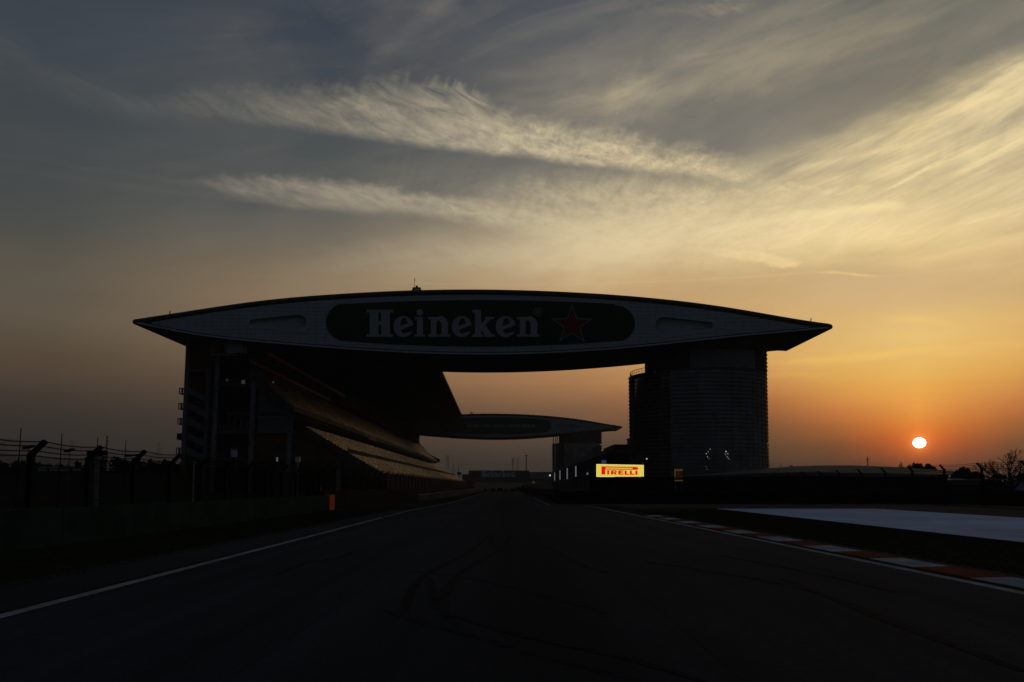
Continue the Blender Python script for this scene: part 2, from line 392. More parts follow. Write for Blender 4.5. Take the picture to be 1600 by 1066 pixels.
M['cladding_far_shaded'] = mat('cladding_panel_far_shaded', (0.20, 0.245, 0.25), 0.65, 0.08, 0.5, spec=0.2, var2=0.15, scale2=0.08)  # darker copy of the cladding; shade on the far face put into the colour
M['trim'] = mat('edge_trim_metal', (0.50, 0.54, 0.58), 0.5, 0.1, 0.5, spec=0.4)
M['rim'] = mat('roof_rim_metal', (0.075, 0.082, 0.090), 0.6, 0.2, 0.4, spec=0.3)
M['shell'] = mat('wing_shell', (0.060, 0.060, 0.062), 0.9, 0.25, 0.25, spec=0.05)
M['green_banner'] = mat('green_banner_film', (0.008, 0.050, 0.026), 0.6, 0.1, 0.3, spec=0.08)
M['letter_white'] = mat('white_letter_film', (0.36, 0.39, 0.41), 0.6, 0.06, 0.3, spec=0.1)
M['letter_pale'] = mat('pale_letter_film', (0.24, 0.27, 0.27), 0.6, 0.06, 0.3, spec=0.1)
M['star_red'] = mat('red_star_film', (0.20, 0.010, 0.010), 0.6, 0.06, 0.3, spec=0.08)
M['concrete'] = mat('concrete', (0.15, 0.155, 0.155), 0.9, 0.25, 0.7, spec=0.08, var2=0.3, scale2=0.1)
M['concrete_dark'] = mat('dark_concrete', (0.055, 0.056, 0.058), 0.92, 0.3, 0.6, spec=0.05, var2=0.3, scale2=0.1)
M['green_wall'] = mat('pale_green_render', (0.105, 0.130, 0.122), 0.9, 0.2, 0.5, spec=0.08, var2=0.2, scale2=0.1)
M['red_wall'] = mat('dark_red_render', (0.16, 0.013, 0.011), 0.9, 0.2, 0.5, spec=0.08)
M['steel'] = mat('painted_steel', (0.10, 0.105, 0.11), 0.5, 0.2, 2.0, spec=0.4)
M['black_steel'] = mat('dark_painted_steel', (0.008, 0.0085, 0.009), 0.85, 0.25, 3.0, spec=0.06)
M['galv'] = mat('galvanised_steel', (0.36, 0.37, 0.38), 0.5, 0.15, 4.0, metal=0.3, spec=0.4)
M['glass'] = mat('dark_glass', (0.012, 0.014, 0.017), 0.12, 0.1, 0.5, spec=0.5)
M['louvre'] = mat('louvre_metal', (0.17, 0.185, 0.18), 0.6, 0.15, 0.8, spec=0.15)
M['louvre_wall'] = mat('louvre_wall', (0.175, 0.19, 0.185), 0.7, 0.25, 0.35, spec=0.12, var2=0.2, scale2=0.08)
M['suite_band_glow'] = mat('suite_orange_band_glow', (0.50, 0.16, 0.07), 0.6, 0.15, 0.6, spec=0.1, emit=(1.0, 0.34, 0.14), estr=0.0022)  # faint emission added to the bands, since scene light hardly reaches them
M['green_barrier'] = mat('green_barrier_belt', (0.010, 0.030, 0.026), 0.85, 0.4, 0.9, spec=0.03, var2=0.35, scale2=0.3)
M['tyre'] = mat('tyre_rubber', (0.014, 0.014, 0.015), 0.9, 0.3, 4.0, spec=0.04)
M['orange'] = mat('orange_board', (0.72, 0.075, 0.012), 0.6, 0.12, 2.0, spec=0.3)
M['red_paint'] = mat('red_paint', (0.55, 0.030, 0.015), 0.6, 0.12, 2.0, spec=0.3)
M['white_sheet'] = mat('white_sheeting', (0.66, 0.68, 0.72), 0.6, 0.1, 0.4, spec=0.3)
M['blue_sheet'] = mat('pale_blue_sheeting', (0.46, 0.54, 0.66), 0.7, 0.1, 0.4, spec=0.1)
M['tent_roof'] = mat('tent_roof_sheeting', (0.115, 0.117, 0.118), 0.85, 0.12, 0.3, spec=0.04, var2=0.2, scale2=0.06)
M['bark'] = mat('bark', (0.040, 0.032, 0.026), 0.9, 0.3, 5.0, spec=0.1)
M['leaf'] = mat('dark_foliage', (0.020, 0.026, 0.012), 0.9, 0.4, 0.8, spec=0.05)
M['leaf_grey'] = mat('grey_green_foliage', (0.030, 0.034, 0.018), 0.9, 0.4, 0.8, spec=0.05)
M['lamp_white'] = mat('lamp_glass', (0.4, 0.4, 0.4), 0.5, 0.02, emit=(1.0, 0.97, 0.92), estr=0.62)
M['dim_lamp'] = mat('dim_lamp_glass', (0.3, 0.3, 0.3), 0.5, 0.02, emit=(1.0, 0.95, 0.90), estr=0.075)
M['tube_light'] = mat('light_tube_glass', (0.4, 0.4, 0.45), 0.5, 0.02, emit=(0.62, 0.62, 0.80), estr=0.19)
M['blue_screen'] = mat('blue_screen', (0.05, 0.07, 0.14), 0.5, 0.02, emit=(0.08, 0.14, 0.42), estr=0.22)
M['led_yellow'] = mat('led_yellow', (0.02, 0.02, 0.01), 0.5, 0.02, spec=0.05, emit=(0.93, 0.74, 0.105), estr=0.80)
M['led_edge'] = mat('led_pale_edge', (0.02, 0.02, 0.01), 0.5, 0.02, spec=0.05, emit=(1.0, 0.84, 0.33), estr=0.95)
M['led_red'] = mat('led_red', (0.02, 0.002, 0.002), 0.5, 0.02, spec=0.05, emit=(1.0, 0.004, 0.006), estr=0.74)
M['led_dim_yellow'] = mat('led_dim_yellow', (0.02, 0.02, 0.01), 0.5, 0.02, emit=(1.0, 0.80, 0.22), estr=0.040)
M['led_dim_brown'] = mat('led_dim_brown', (0.02, 0.02, 0.01), 0.5, 0.02, emit=(1.0, 0.55, 0.25), estr=0.010)
M['led_dim_red'] = mat('led_dim_red', (0.02, 0.005, 0.005), 0.5, 0.02, emit=(1.0, 0.04, 0.03), estr=0.022)
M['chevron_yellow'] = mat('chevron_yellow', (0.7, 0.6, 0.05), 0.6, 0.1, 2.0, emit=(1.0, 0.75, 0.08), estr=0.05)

def track_material():
    m = bpy.data.materials.new('track_asphalt'); m.use_nodes = True
    t = m.node_tree; b = t.nodes['Principled BSDF']
    b.inputs['Roughness'].default_value = 0.97; b.inputs['Specular IOR Level'].default_value = 0.015
    keep, E.tree = E.tree, t
    tc = t.nodes.new('ShaderNodeTexCoord'); sp = t.nodes.new('ShaderNodeSeparateXYZ'); t.links.new(tc.outputs['Object'], sp.inputs[0])
    x, y = E(sp.outputs[0]), E(sp.outputs[1])
    agg = noise(tc.outputs['Object'], 55.0, 3.0, 0.7); agg2 = noise(tc.outputs['Object'], 9.0, 4.0, 0.6)
    streak = noise(vec(x * 1.1, y * 0.018), 1.0, 5.0, 0.6, 0.3); big = noise(vec(x * 0.22, y * 0.09), 1.0, 4.0, 0.6, 0.5)
    k = linmap(agg, 0.3, 0.7, 0.62, 1.38) * linmap(agg2, 0.3, 0.7, 0.88, 1.12) * linmap(streak, 0.3, 0.7, 0.74, 1.20) * linmap(big, 0.3, 0.7, 0.84, 1.16)
    wob = (noise(vec(x * 0.0, y * 0.6), 1.0, 3.0) - 0.5) * 0.05
    for xs_ in (-2.35, 1.9, 5.4):
        d = E.op('ABSOLUTE', x + wob - xs_)
        k = k * (smooth(d, -0.01, 0.035) * 0.30 + 0.70)
    line_ = smooth(E.op('ABSOLUTE', x + y * 0.004 - 0.2 + (big - 0.5) * 1.2), 0.4, 2.6) * 0.26 + 0.74
    k = k * line_
    s = t.nodes.new('ShaderNodeVectorMath'); s.operation = 'SCALE'; s.inputs[0].default_value = (0.034, 0.0385, 0.0455)
    t.links.new(k.s, s.inputs['Scale']); t.links.new(s.outputs[0], b.inputs['Base Color'])
    bp = t.nodes.new('ShaderNodeBump'); bp.inputs['Strength'].default_value = 0.5; bp.inputs['Distance'].default_value = 0.02
    t.links.new(agg.s, bp.inputs['Height']); t.links.new(bp.outputs[0], b.inputs['Normal'])
    E.tree = keep
    return m
M['track'] = track_material()

def seat_material():
    m = bpy.data.materials.new('stand_seats'); m.use_nodes = True
    t = m.node_tree; b = t.nodes['Principled BSDF']; b.inputs['Roughness'].default_value = 0.55
    at_ = t.nodes.new('ShaderNodeAttribute'); at_.attribute_name = 'tone'
    cr = t.nodes.new('ShaderNodeValToRGB'); cr.color_ramp.interpolation = 'CONSTANT'
    e = cr.color_ramp.elements
    e[0].position = 0.0; e[0].color = (0.015, 0.011, 0.010, 1)
    e[1].position = 0.42; e[1].color = (0.100, 0.086, 0.072, 1)
    for p, c in ((0.55, (0.20, 0.180, 0.160, 1)), (0.70, (0.085, 0.035, 0.028, 1)), (0.80, (0.34, 0.315, 0.29, 1))):
        q = e.new(p); q.color = c
    t.links.new(at_.outputs['Fac'], cr.inputs[0]); t.links.new(cr.outputs[0], b.inputs['Base Color'])
    return m
M['seat'] = seat_material()

# ------------------------------------------------------------------ mesh helpers
class MB:
    def __init__(s): s.v, s.f = [], []
    def add(s, vs, fs):
        o = len(s.v); s.v += [tuple(v) for v in vs]; s.f += [tuple(i + o for i in f) for f in fs]; return s
    def box(s, x0, x1, y0, y1, z0, z1):
        return s.add([(x0,y0,z0),(x1,y0,z0),(x1,y1,z0),(x0,y1,z0),(x0,y0,z1),(x1,y0,z1),(x1,y1,z1),(x0,y1,z1)],
                     [(0,3,2,1),(4,5,6,7),(0,1,5,4),(1,2,6,5),(2,3,7,6),(3,0,4,7)])
    def bar(s, p, q, w, h=None, up=(0, 0, 1)):
        """Rectangular bar from p to q."""
        p, q = Vector(p), Vector(q); h = w if h is None else h
        d = (q - p).normalized(); u = Vector(up)
        if abs(d.dot(u)) > 0.98: u = Vector((0, 1, 0))
        a = d.cross(u).normalized() * w / 2; b = a.cross(d).normalized() * h / 2
        vs = [p - a - b, p + a - b, p + a + b, p - a + b, q - a - b, q + a - b, q + a + b, q - a + b]
        return s.add(vs, [(0,1,2,3),(7,6,5,4),(0,4,5,1),(1,5,6,2),(2,6,7,3),(3,7,4,0)])
    def tube(s, p, q, r0, r1=None, n=6, caps=True):
        p, q = Vector(p), Vector(q); r1 = r0 if r1 is None else r1
        d = (q - p).normalized(); u = Vector((0, 0, 1)) if abs(d.z) < 0.95 else Vector((0, 1, 0))
        a = d.cross(u).normalized(); b = a.cross(d)
        vs = []
        for r, c in ((r0, p), (r1, q)):
            vs += [c + (a * math.cos(2*math.pi*i/n) + b * math.sin(2*math.pi*i/n)) * r for i in range(n)]
        fs = [(i, (i+1) % n, n + (i+1) % n, n + i) for i in range(n)]
        if caps and n > 2: fs += [tuple(range(n))[::-1], tuple(range(n, 2*n))]
        return s.add(vs, fs)
    def path(s, pts, r, n=5):
        for a, b in zip(pts, pts[1:]): s.tube(a, b, r, r, n)
        return s
    def prism(s, poly, y0, y1, dx=0.0):
        """Polygon in (x, z), extruded along y; the far end is shifted by dx."""
        n = len(poly)
        vs = [(x, y0, z) for x, z in poly] + [(x + dx, y1, z) for x, z in poly]
        fs = [tuple(range(n)), tuple(range(2*n - 1, n - 1, -1))] + [(i, n + i, n + (i+1) % n, (i+1) % n) for i in range(n)]
        return s.add(vs, fs)
    def vprism(s, poly, z0, z1):
        n = len(poly)
        vs = [(x, y, z0) for x, y in poly] + [(x, y, z1) for x, y in poly]
        fs = [tuple(range(n))[::-1], tuple(range(n, 2*n))] + [(i, (i+1) % n, n + (i+1) % n, n + i) for i in range(n)]
        return s.add(vs, fs)
    def build(s, name, m, parent=None, smooth_=False, recalc=True):
        me = bpy.data.meshes.new(name)
        off = parent.matrix_world.translation if parent is not None else Vector((0, 0, 0))
        off = world_loc(parent)
        me.from_pydata([(v[0] - off[0], v[1] - off[1], v[2] - off[2]) for v in s.v], [], s.f)
        if recalc and len(s.f) < 60000:
            bm = bmesh.new(); bm.from_mesh(me); bmesh.ops.recalc_face_normals(bm, faces=bm.faces); bm.to_mesh(me); bm.free()
        if smooth_:
            me.polygons.foreach_set('use_smooth', [True] * len(me.polygons))
        if m is not None: me.materials.append(M[m] if isinstance(m, str) else m)
        o = bpy.data.objects.new(name, me); COL.objects.link(o)
        if parent is not None: o.parent = parent
        return o

def world_loc(o):
    v = Vector((0, 0, 0))
    while o is not None:
        v += o.location; o = o.parent
    return v

def tag(o, label=None, cat=None, group=None, kind=None):
    if label: o['label'] = label
    if cat: o['category'] = cat
    if group: o['group'] = group
    if kind: o['kind'] = kind
    return o

def thing(name, label, cat, loc=(0, 0, 0), group=None, kind=None):
    o = bpy.data.objects.new(name, None); o.empty_display_size = 0.5
    COL.objects.link(o); o.location = loc
    return tag(o, label, cat, group, kind)

def copy_tree(o, parent=None):
    c = o.copy(); COL.objects.link(c); c.parent = parent
    for ch in list(o.children): copy_tree(ch, c)
    return c

def inst(me_obj, loc, parent, name=None):
    """Another object on the same mesh under the parent, at a place local to it."""
    o = bpy.data.objects.new(name or me_obj.name.split('.')[0], me_obj.data)
    COL.objects.link(o); o.parent = parent; o.location = loc
    return o

# ---- flat shapes from signed distance, in picture-like coordinates (x right, y down)
def sdf_plate(f, x0, x1, y0, y1, step, place, thick):
    """Marching squares over f<0; place(x, y, d) -> world point d behind the front plane. Returns an MB with front and rim."""
    xs = np.arange(x0, x1 + step, step); ys = np.arange(y0, y1 + step, step)
    X, Y = np.meshgrid(xs, ys)
    V = f(X, Y)
    V = np.where(np.abs(V) < 1e-6, 1e-6, V)
    mb = MB(); cache = {}
    def vid(p, d):
        k = (round(p[0], 4), round(p[1], 4), d)
        if k not in cache:
            cache[k] = len(mb.v); mb.v.append(tuple(place(p[0], p[1], d)))
        return cache[k]
    ny, nx = V.shape
    neg = V < 0
    anyneg = neg[:-1, :-1] | neg[1:, :-1] | neg[:-1, 1:] | neg[1:, 1:]
    allneg = neg[:-1, :-1] & neg[1:, :-1] & neg[:-1, 1:] & neg[1:, 1:]
    for j in range(ny - 1):
        run = None
        for i in range(nx):
            full = i < nx - 1 and allneg[j, i]
            if full and run is None: run = i
            if not full and run is not None:
                a = [(xs[k], ys[j]) for k in (run, i)] + [(xs[k], ys[j+1]) for k in (i, run)]
                # keep the vertices of the run so that neighbours join
                ring = [(xs[k], ys[j]) for k in range(run, i + 1)] + [(xs[k], ys[j+1]) for k in range(i, run - 1, -1)]
                mb.f.append(tuple(vid(p, 0.0) for p in ring)); run = None
            if i < nx - 1 and anyneg[j, i] and not allneg[j, i]:
                c = [(xs[i], ys[j], V[j, i]), (xs[i+1], ys[j], V[j, i+1]), (xs[i+1], ys[j+1], V[j+1, i+1]), (xs[i], ys[j+1], V[j+1, i])]
                poly, cuts = [], []
                for k in range(4):
                    p, q = c[k], c[(k+1) % 4]
                    if p[2] < 0: poly.append((p[0], p[1]))
                    if (p[2] < 0) != (q[2] < 0):
                        t = p[2] / (p[2] - q[2]); w = (p[0] + (q[0]-p[0]) * t, p[1] + (q[1]-p[1]) * t)
                        poly.append(w); cuts.append(w)
                if len(poly) >= 3: mb.f.append(tuple(vid(p, 0.0) for p in poly))
                if len(cuts) == 2:
                    a, b = cuts
                    mb.f.append((vid(a, 0.0), vid(b, 0.0), vid(b, thick), vid(a, thick)))
    mb.f = [f_ for f_ in mb.f if len(set(f_)) >= 3]
    mb.f = [tuple(dict.fromkeys(f_)) for f_ in mb.f]
    return mb

def s_box(X, Y, x0, x1, y0, y1): return np.maximum(np.abs(X - (x0+x1)/2) - (x1-x0)/2, np.abs(Y - (y0+y1)/2) - (y1-y0)/2)
def s_ell(X, Y, cx, cy, rx, ry): return (np.sqrt(((X-cx)/rx)**2 + ((Y-cy)/ry)**2) - 1) * min(rx, ry)
def s_seg(X, Y, ax, ay, bx, by, r):
    dx, dy = bx-ax, by-ay
    t = np.clip(((X-ax)*dx + (Y-ay)*dy) / (dx*dx+dy*dy), 0, 1)
    return np.hypot(X-ax-t*dx, Y-ay-t*dy) - r
def s_bar(X, Y, ax, ay, bx, by, r):
    L = math.hypot(bx-ax, by-ay); ux, uy = (bx-ax)/L, (by-ay)/L
    u = (X-ax)*ux + (Y-ay)*uy; w = -(X-ax)*uy + (Y-ay)*ux
    return np.maximum(np.abs(u - L/2) - L/2, np.abs(w) - r)
def s_poly(X, Y, pts):
    d = np.full(X.shape, 1e9); ins = np.zeros(X.shape, bool)
    n = len(pts)
    for i in range(n):
        (ax, ay), (bx, by) = pts[i], pts[(i+1) % n]
        d = np.minimum(d, s_seg(X, Y, ax, ay, bx, by, 0.0))
        c = ((ay > Y) != (by > Y)) & (X < (bx-ax) * (Y-ay) / ((by-ay) if by != ay else 1e-9) + ax)
        ins ^= c
    return np.where(ins, -d, d)
U = lambda *a: np.minimum.reduce(a)
def cut(a, b): return np.maximum(a, -b)

# slab-serif letters, each in a box of its own: x from 0, baseline y = 0, capital height 42, y down
def L_H(X, Y):
    return U(s_box(X, Y, 5, 18.5, -42, 0), s_box(X, Y, 23, 36.5, -42, 0), s_box(X, Y, 17, 24, -25, -18.5),
             s_box(X, Y, 0, 21.2, -42, -38), s_box(X, Y, 21.8, 41.5, -42, -38), s_box(X, Y, 0, 21.2, -4, 0), s_box(X, Y, 21.8, 41.5, -4, 0))
def L_e(X, Y):
    o = s_ell(X, Y, 15.5, -16, 15.5, 16.5); c = s_ell(X, Y, 16.5, -17, 6.0, 12.3)
    ring_ = cut(o, c)
    bar_ = np.maximum(s_bar(X, Y, 5, -11.5, 31, -21.5, 2.8), o)
    gap_ = np.maximum(np.maximum(-(Y - (-10.2 - (X - 5) * 0.385)), 17 - X), Y - (-5.5 - (X - 16) * 0.22))
    return U(cut(ring_, gap_), bar_)
def L_i(X, Y):
    return U(s_box(X, Y, 3.5, 13, -31, 0), s_box(X, Y, 0, 12, -31, -27.3), s_box(X, Y, 0, 16.5, -4, 0), s_ell(X, Y, 8, -38, 5.2, 5.0))
def L_n(X, Y):
    arch = np.maximum(cut(s_ell(X, Y, 20, -19, 11.5, 13.2), s_ell(X, Y, 17, -16, 4.6, 9.5)), np.maximum(Y + 16, 11 - X))
    return U(s_box(X, Y, 4.5, 13.5, -31, 0), s_box(X, Y, 0, 12, -31, -27.3), s_box(X, Y, 0, 17.5, -4, 0), arch,
             s_box(X, Y, 21.4, 31.5, -19, 0), s_box(X, Y, 18.5, 35, -4, 0))
def L_k(X, Y):
    return U(s_box(X, Y, 4, 14, -42, 0), s_box(X, Y, 0, 12, -42, -38), s_box(X, Y, 0, 17, -4, 0),
             s_bar(X, Y, 12, -15, 28, -29.5, 3.0), s_box(X, Y, 20.5, 34.5, -31, -27.5), np.maximum(s_bar(X, Y, 15, -18, 29, 1.5, 4.8), Y), s_box(X, Y, 19, 36.5, -4, 0))

# ------------------------------------------------------------------ ground, track, markings
def sheet(name, poly, z, m, label=None, cat=None, kind='structure', parent=None):
    n = len(poly)
    mb = MB(); mb.add([(x, y, z) for x, y in poly], [tuple(range(n))])
    o = mb.build(name, m, parent, recalc=False)
    me = o.data
    if me.polygons[0].normal.z < 0: me.flip_normals()
    if parent is None: tag(o, label, cat, kind=kind)
    return o

g = MB()
gx = [-2600, -400, -60, 60, 400, 2600]; gy = [-300, -20, 120, 600, 1500, 3000]
g.add([(x, y, 0.0) for y in gy for x in gx], [(j*6+i, j*6+i+1, (j+1)*6+i+1, (j+1)*6+i) for j in range(5) for i in range(5)])
tag(g.build('ground', 'ground', recalc=False), 'dark turf and soil around the circuit', 'ground', kind='structure')

def lx(y):   # left edge of the track
    return float(np.interp(y, [-20, 10, 58, 85, 125, 237, 560], [-6.3, -6.4, -6.9, -6.1, -6.4, -7.4, -9.5]))
def rx(y):   # right edge
    return float(np.interp(y, [-20, 13, 46, 66, 70.5, 74, 213, 560], [7.9, 7.75, 7.0, 6.55, 6.0, 3.3, 2.8, 0.2]))
ys_ = [-20, 0, 5, 10, 13, 20, 30, 40, 46, 52, 58, 62, 66, 68, 70.5, 74, 80, 85, 100, 125, 170, 213, 237, 300, 400, 560]
road = MB()
road.add([(lx(y), y, 0.004) for y in ys_] + [(rx(y), y, 0.004) for y in ys_], [(i, i + len(ys_), i + len(ys_) + 1, i + 1) for i in range(len(ys_) - 1)])
tag(road.build('race_track', 'track', recalc=False), 'dark asphalt of the main straight running away under the bridges', 'race track', kind='structure')

def stripe(name, fx, yy, w, z, m, label, cat):
    mb = MB()
    mb.add([(fx(y) - w/2, y, z) for y in yy] + [(fx(y) + w/2, y, z) for y in yy], [(i, i + len(yy), i + len(yy) + 1, i + 1) for i in range(len(yy) - 1)])
    return tag(mb.build(name, m, recalc=False), label, cat, kind='structure')
yyl = [y for y in np.linspace(2, 44.0, 40)]
stripe('edge_line', lambda y: lx(y) + 0.12, yyl, 0.20, 0.009, 'line', 'near white line along the left edge of the track', 'line')
yyl = [y for y in np.linspace(44.9, 330, 90)]
stripe('edge_line', lambda y: lx(y) + 0.12, yyl, 0.13, 0.009, 'line', 'far stretch of white line along the left edge of the track', 'line')
yyr = [y for y in np.linspace(2, 70, 60)]
stripe('edge_line', lambda y: rx(y) - 0.10, yyr, 0.22, 0.009, 'line', 'white line between the track and the red and white kerb', 'line')
yyr = [y for y in np.linspace(74, 120, 20)]
stripe('edge_line', lambda y: rx(y) - 0.10, yyr, 0.16, 0.009, 'line', 'short white line at the pit exit on the right of the far track', 'line')

# left: worn strip just outside the line, then verge grass up to the barrier
sheet('track_shoulder', [(-8.2, -20), (-6.5, -20), (-6.55, 10), (-7.0, 58), (-8.4, 58)], 0.0025, 'asphalt_old', 'worn strip of old asphalt outside the left line', 'shoulder')

# kerb: alternating painted blocks, each slightly proud and ramped
kerb = thing('kerb', 'low kerb of alternating red and white painted blocks on the right', 'kerb', (7.4, 26, 0), kind='structure')
kb = {}
y = 3.0; i = 0
while y < 46.5:
    x0, x1 = rx(y) + 0.28, rx(y + 2.0) + 0.28
    w = 0.72
    mb = MB()
    j = 0.008
    e0, e1 = (y + j, y + 2.0 - j)
    vs = []
    for yy, xx in ((e0, x0), (e1, x1)):
        vs += [(xx, yy, 0.0), (xx, yy, 0.010), (xx + 0.30, yy, 0.018), (xx + w, yy, 0.026), (xx + w, yy, 0.0)]
    mb.add(vs, [(0,1,6,5), (1,2,7,6), (2,3,8,7), (3,4,9,8), (0,4,3,2,1), (5,6,7,8,9)])
    mb.build('kerb_block', 'kerb_red' if i % 2 == 0 else 'kerb_white', kerb)
    y += 2.0; i += 1
# concrete strip behind the kerb
stripe('kerb_apron', lambda y: rx(y) + 1.26, [y for y in np.linspace(2, 48, 20)], 0.34, 0.006, 'asphalt_old', 'narrow concrete apron behind the kerb', 'apron')

# painted run-off on the right: sheets side by side with thin joints
ro = thing('runoff_area', 'large pale blue painted run-off area beyond the grass on the right', 'run-off area', (20, 40, 0), kind='structure')
xs0 = [14.6, 17.4, 20.2, 23.0, 25.9]
ysr = [8.0, 15.0, 22.0, 29.0, 36.0, 43.0, 50.0, 55.5, 61.0]
for a, b in zip(xs0, xs0[1:]):
    for c, d in zip(ysr, ysr[1:]):
        MB().box(a + 0.025, b - 0.025, c + 0.015, d - 0.015, -0.02, 0.010).build('paving_panel', 'runoff', ro)
sheet('runoff_asphalt', [(26.0, 5), (70, 5), (70, 78), (8.2, 78), (8.2, 62.0), (26.0, 62.0)], 0.005, 'asphalt_old', 'grey run-off asphalt beyond the painted area', 'run-off area')
sheet('pit_exit_road', [(3.4, 74.2), (6.2, 71), (8.1, 70.2), (8.1, 78), (12.5, 78), (12.5, 470), (3.4, 470)], 0.003, 'asphalt_old', 'pit exit lane between the track and the pit building', 'lane')

# tyre marks burnt into the asphalt
MARKS = []
def mark(pts, w, label):
    zk = 0.0052 + 0.00045 * len(MARKS); MARKS.append(label)
    P = [gnd(*p) for p in pts]
    L, Rr = [], []
    # smooth by sampling a Catmull-Rom spline
    Q = []
    for k in range(len(P) - 1):
        p0, p1, p2, p3 = P[max(k-1, 0)], P[k], P[k+1], P[min(k+2, len(P)-1)]
        for t in np.linspace(0, 1, 8, endpoint=False):
            Q.append(0.5 * ((2*p1) + (p2-p0)*t + (2*p0-5*p1+4*p2-p3)*t*t + (3*p1-p0-3*p2+p3)*t**3))
    Q.append(P[-1])
    for k, q in enumerate(Q):
        d = (Q[min(k+1, len(Q)-1)] - Q[max(k-1, 0)]).normalized(); nrm = Vector((-d.y, d.x, 0))
        ww = w * (0.35 + 0.65 * math.sin(math.pi * (k + 1) / (len(Q) + 1)) ** 0.5)
        L.append((*(q + nrm * ww / 2).xy, zk)); Rr.append((*(q - nrm * ww / 2).xy, zk))
    mb = MB(); n = len(Q)
    mb.add(L + Rr, [(i, i + 1, n + i + 1, n + i) for i in range(n - 1)])
    tag(mb.build('tyre_mark', 'rubber', recalc=False), label, 'tyre mark', kind='structure')
for pts, w, lab in [
    ([(762, 838), (735, 862), (690, 885), (655, 908), (636, 940), (634, 962)], 0.16, 'curved black tyre mark sweeping towards the middle of the track'),
    ([(672, 905), (678, 935), (700, 965), (730, 992)], 0.14, 'short bent tyre mark crossing the long curved one'),
    ([(600, 955), (660, 975), (730, 992), (810, 1016), (900, 1040), (1000, 1066)], 0.14, 'long straight tyre mark in the foreground'),
    ([(640, 893), (720, 902), (800, 918), (880, 940), (930, 952), (950, 966)], 0.16, 'long tyre mark slanting across the middle of the track'),
    ([(765, 836), (770, 852), (788, 862), (815, 868)], 0.16, 'small hooked tyre mark far up the track'),
    ([(846, 852), (880, 868), (910, 884), (950, 896)], 0.18, 'tyre mark right of the hooked one'),
    ([(1010, 878), (1100, 892), (1180, 905), (1260, 922), (1330, 945)], 0.16, 'tyre mark running towards the kerb on the right'),
    ([(1220, 905), (1300, 935), (1380, 968), (1480, 1005), (1600, 1050)], 0.16, 'tyre mark near the right edge of the foreground'),
    ([(800, 838), (776, 862), (735, 886), (706, 910), (694, 940), (700, 966)], 0.15, 'inner twin of the curved tyre mark sweeping to the middle of the track'),
    ([(700, 960), (780, 984), (880, 1008), (980, 1030), (1100, 1066)], 0.13, 'straight tyre mark running beside the long one in the foreground'),
    ([(1120, 868), (1210, 884), (1300, 902), (1400, 926)], 0.15, 'tyre mark nearest the white line before the kerb'),
    ([(430, 900), (480, 880), (530, 872), (560, 860)], 0.14, 'faint tyre mark near the left line')]:
    mark(pts, w, lab)

# grass standing on the two verges
def grass_blades(name, n, fx, label):
    P = np.empty((n, 2))
    V = np.empty((n * 3, 3), np.float32)
    ys = rng.uniform(4, 56, n) ** 1.0
    xs = np.array([fx(y) for y in ys])
    a = rng.uniform(0, 2*math.pi, n); h = rng.uniform(0.010, 0.032, n); w = rng.uniform(0.006, 0.014, n)
    V[0::3] = np.c_[xs - np.cos(a)*w, ys - np.sin(a)*w, np.zeros(n)]
    V[1::3] = np.c_[xs + np.cos(a)*w, ys + np.sin(a)*w, np.zeros(n)]
    V[2::3] = np.c_[xs + rng.normal(0, .03, n), ys + rng.normal(0, .03, n), h]
    me = bpy.data.meshes.new(name)
    me.vertices.add(n*3); me.vertices.foreach_set('co', V.ravel())
    me.loops.add(n*3); me.loops.foreach_set('vertex_index', np.arange(n*3, dtype=np.int32))
    me.polygons.add(n); me.polygons.foreach_set('loop_start', np.arange(0, n*3, 3, dtype=np.int32))
    me.update(); me.validate()
    me.materials.append(M['grass'])
    o = bpy.data.objects.new(name, me); COL.objects.link(o)
    tag(o, label, 'grass', kind='stuff')
grass_blades('grass', 60000, lambda y: rng.uniform(rx(y) + 1.10, 14.5), 'short grass between the kerb and the painted run-off')
grass_blades('grass', 60000, lambda y: rng.uniform(-12.1, -7.9), 'short grass between the left line and the green barrier')

# far end: the land rises behind the first corner
hill = MB()
hill.add([(-160, 560, 0.02), (160, 560, 0.02), (160, 690, 4.8), (-160, 690, 4.8), (160, 800, 5.0), (-160, 800, 5.0)], [(0,1,2,3), (3,2,4,5)])
tag(hill.build('far_slope', 'asphalt_old', recalc=False), 'grey run-off slope rising at the far end of the straight', 'slope', kind='structure')

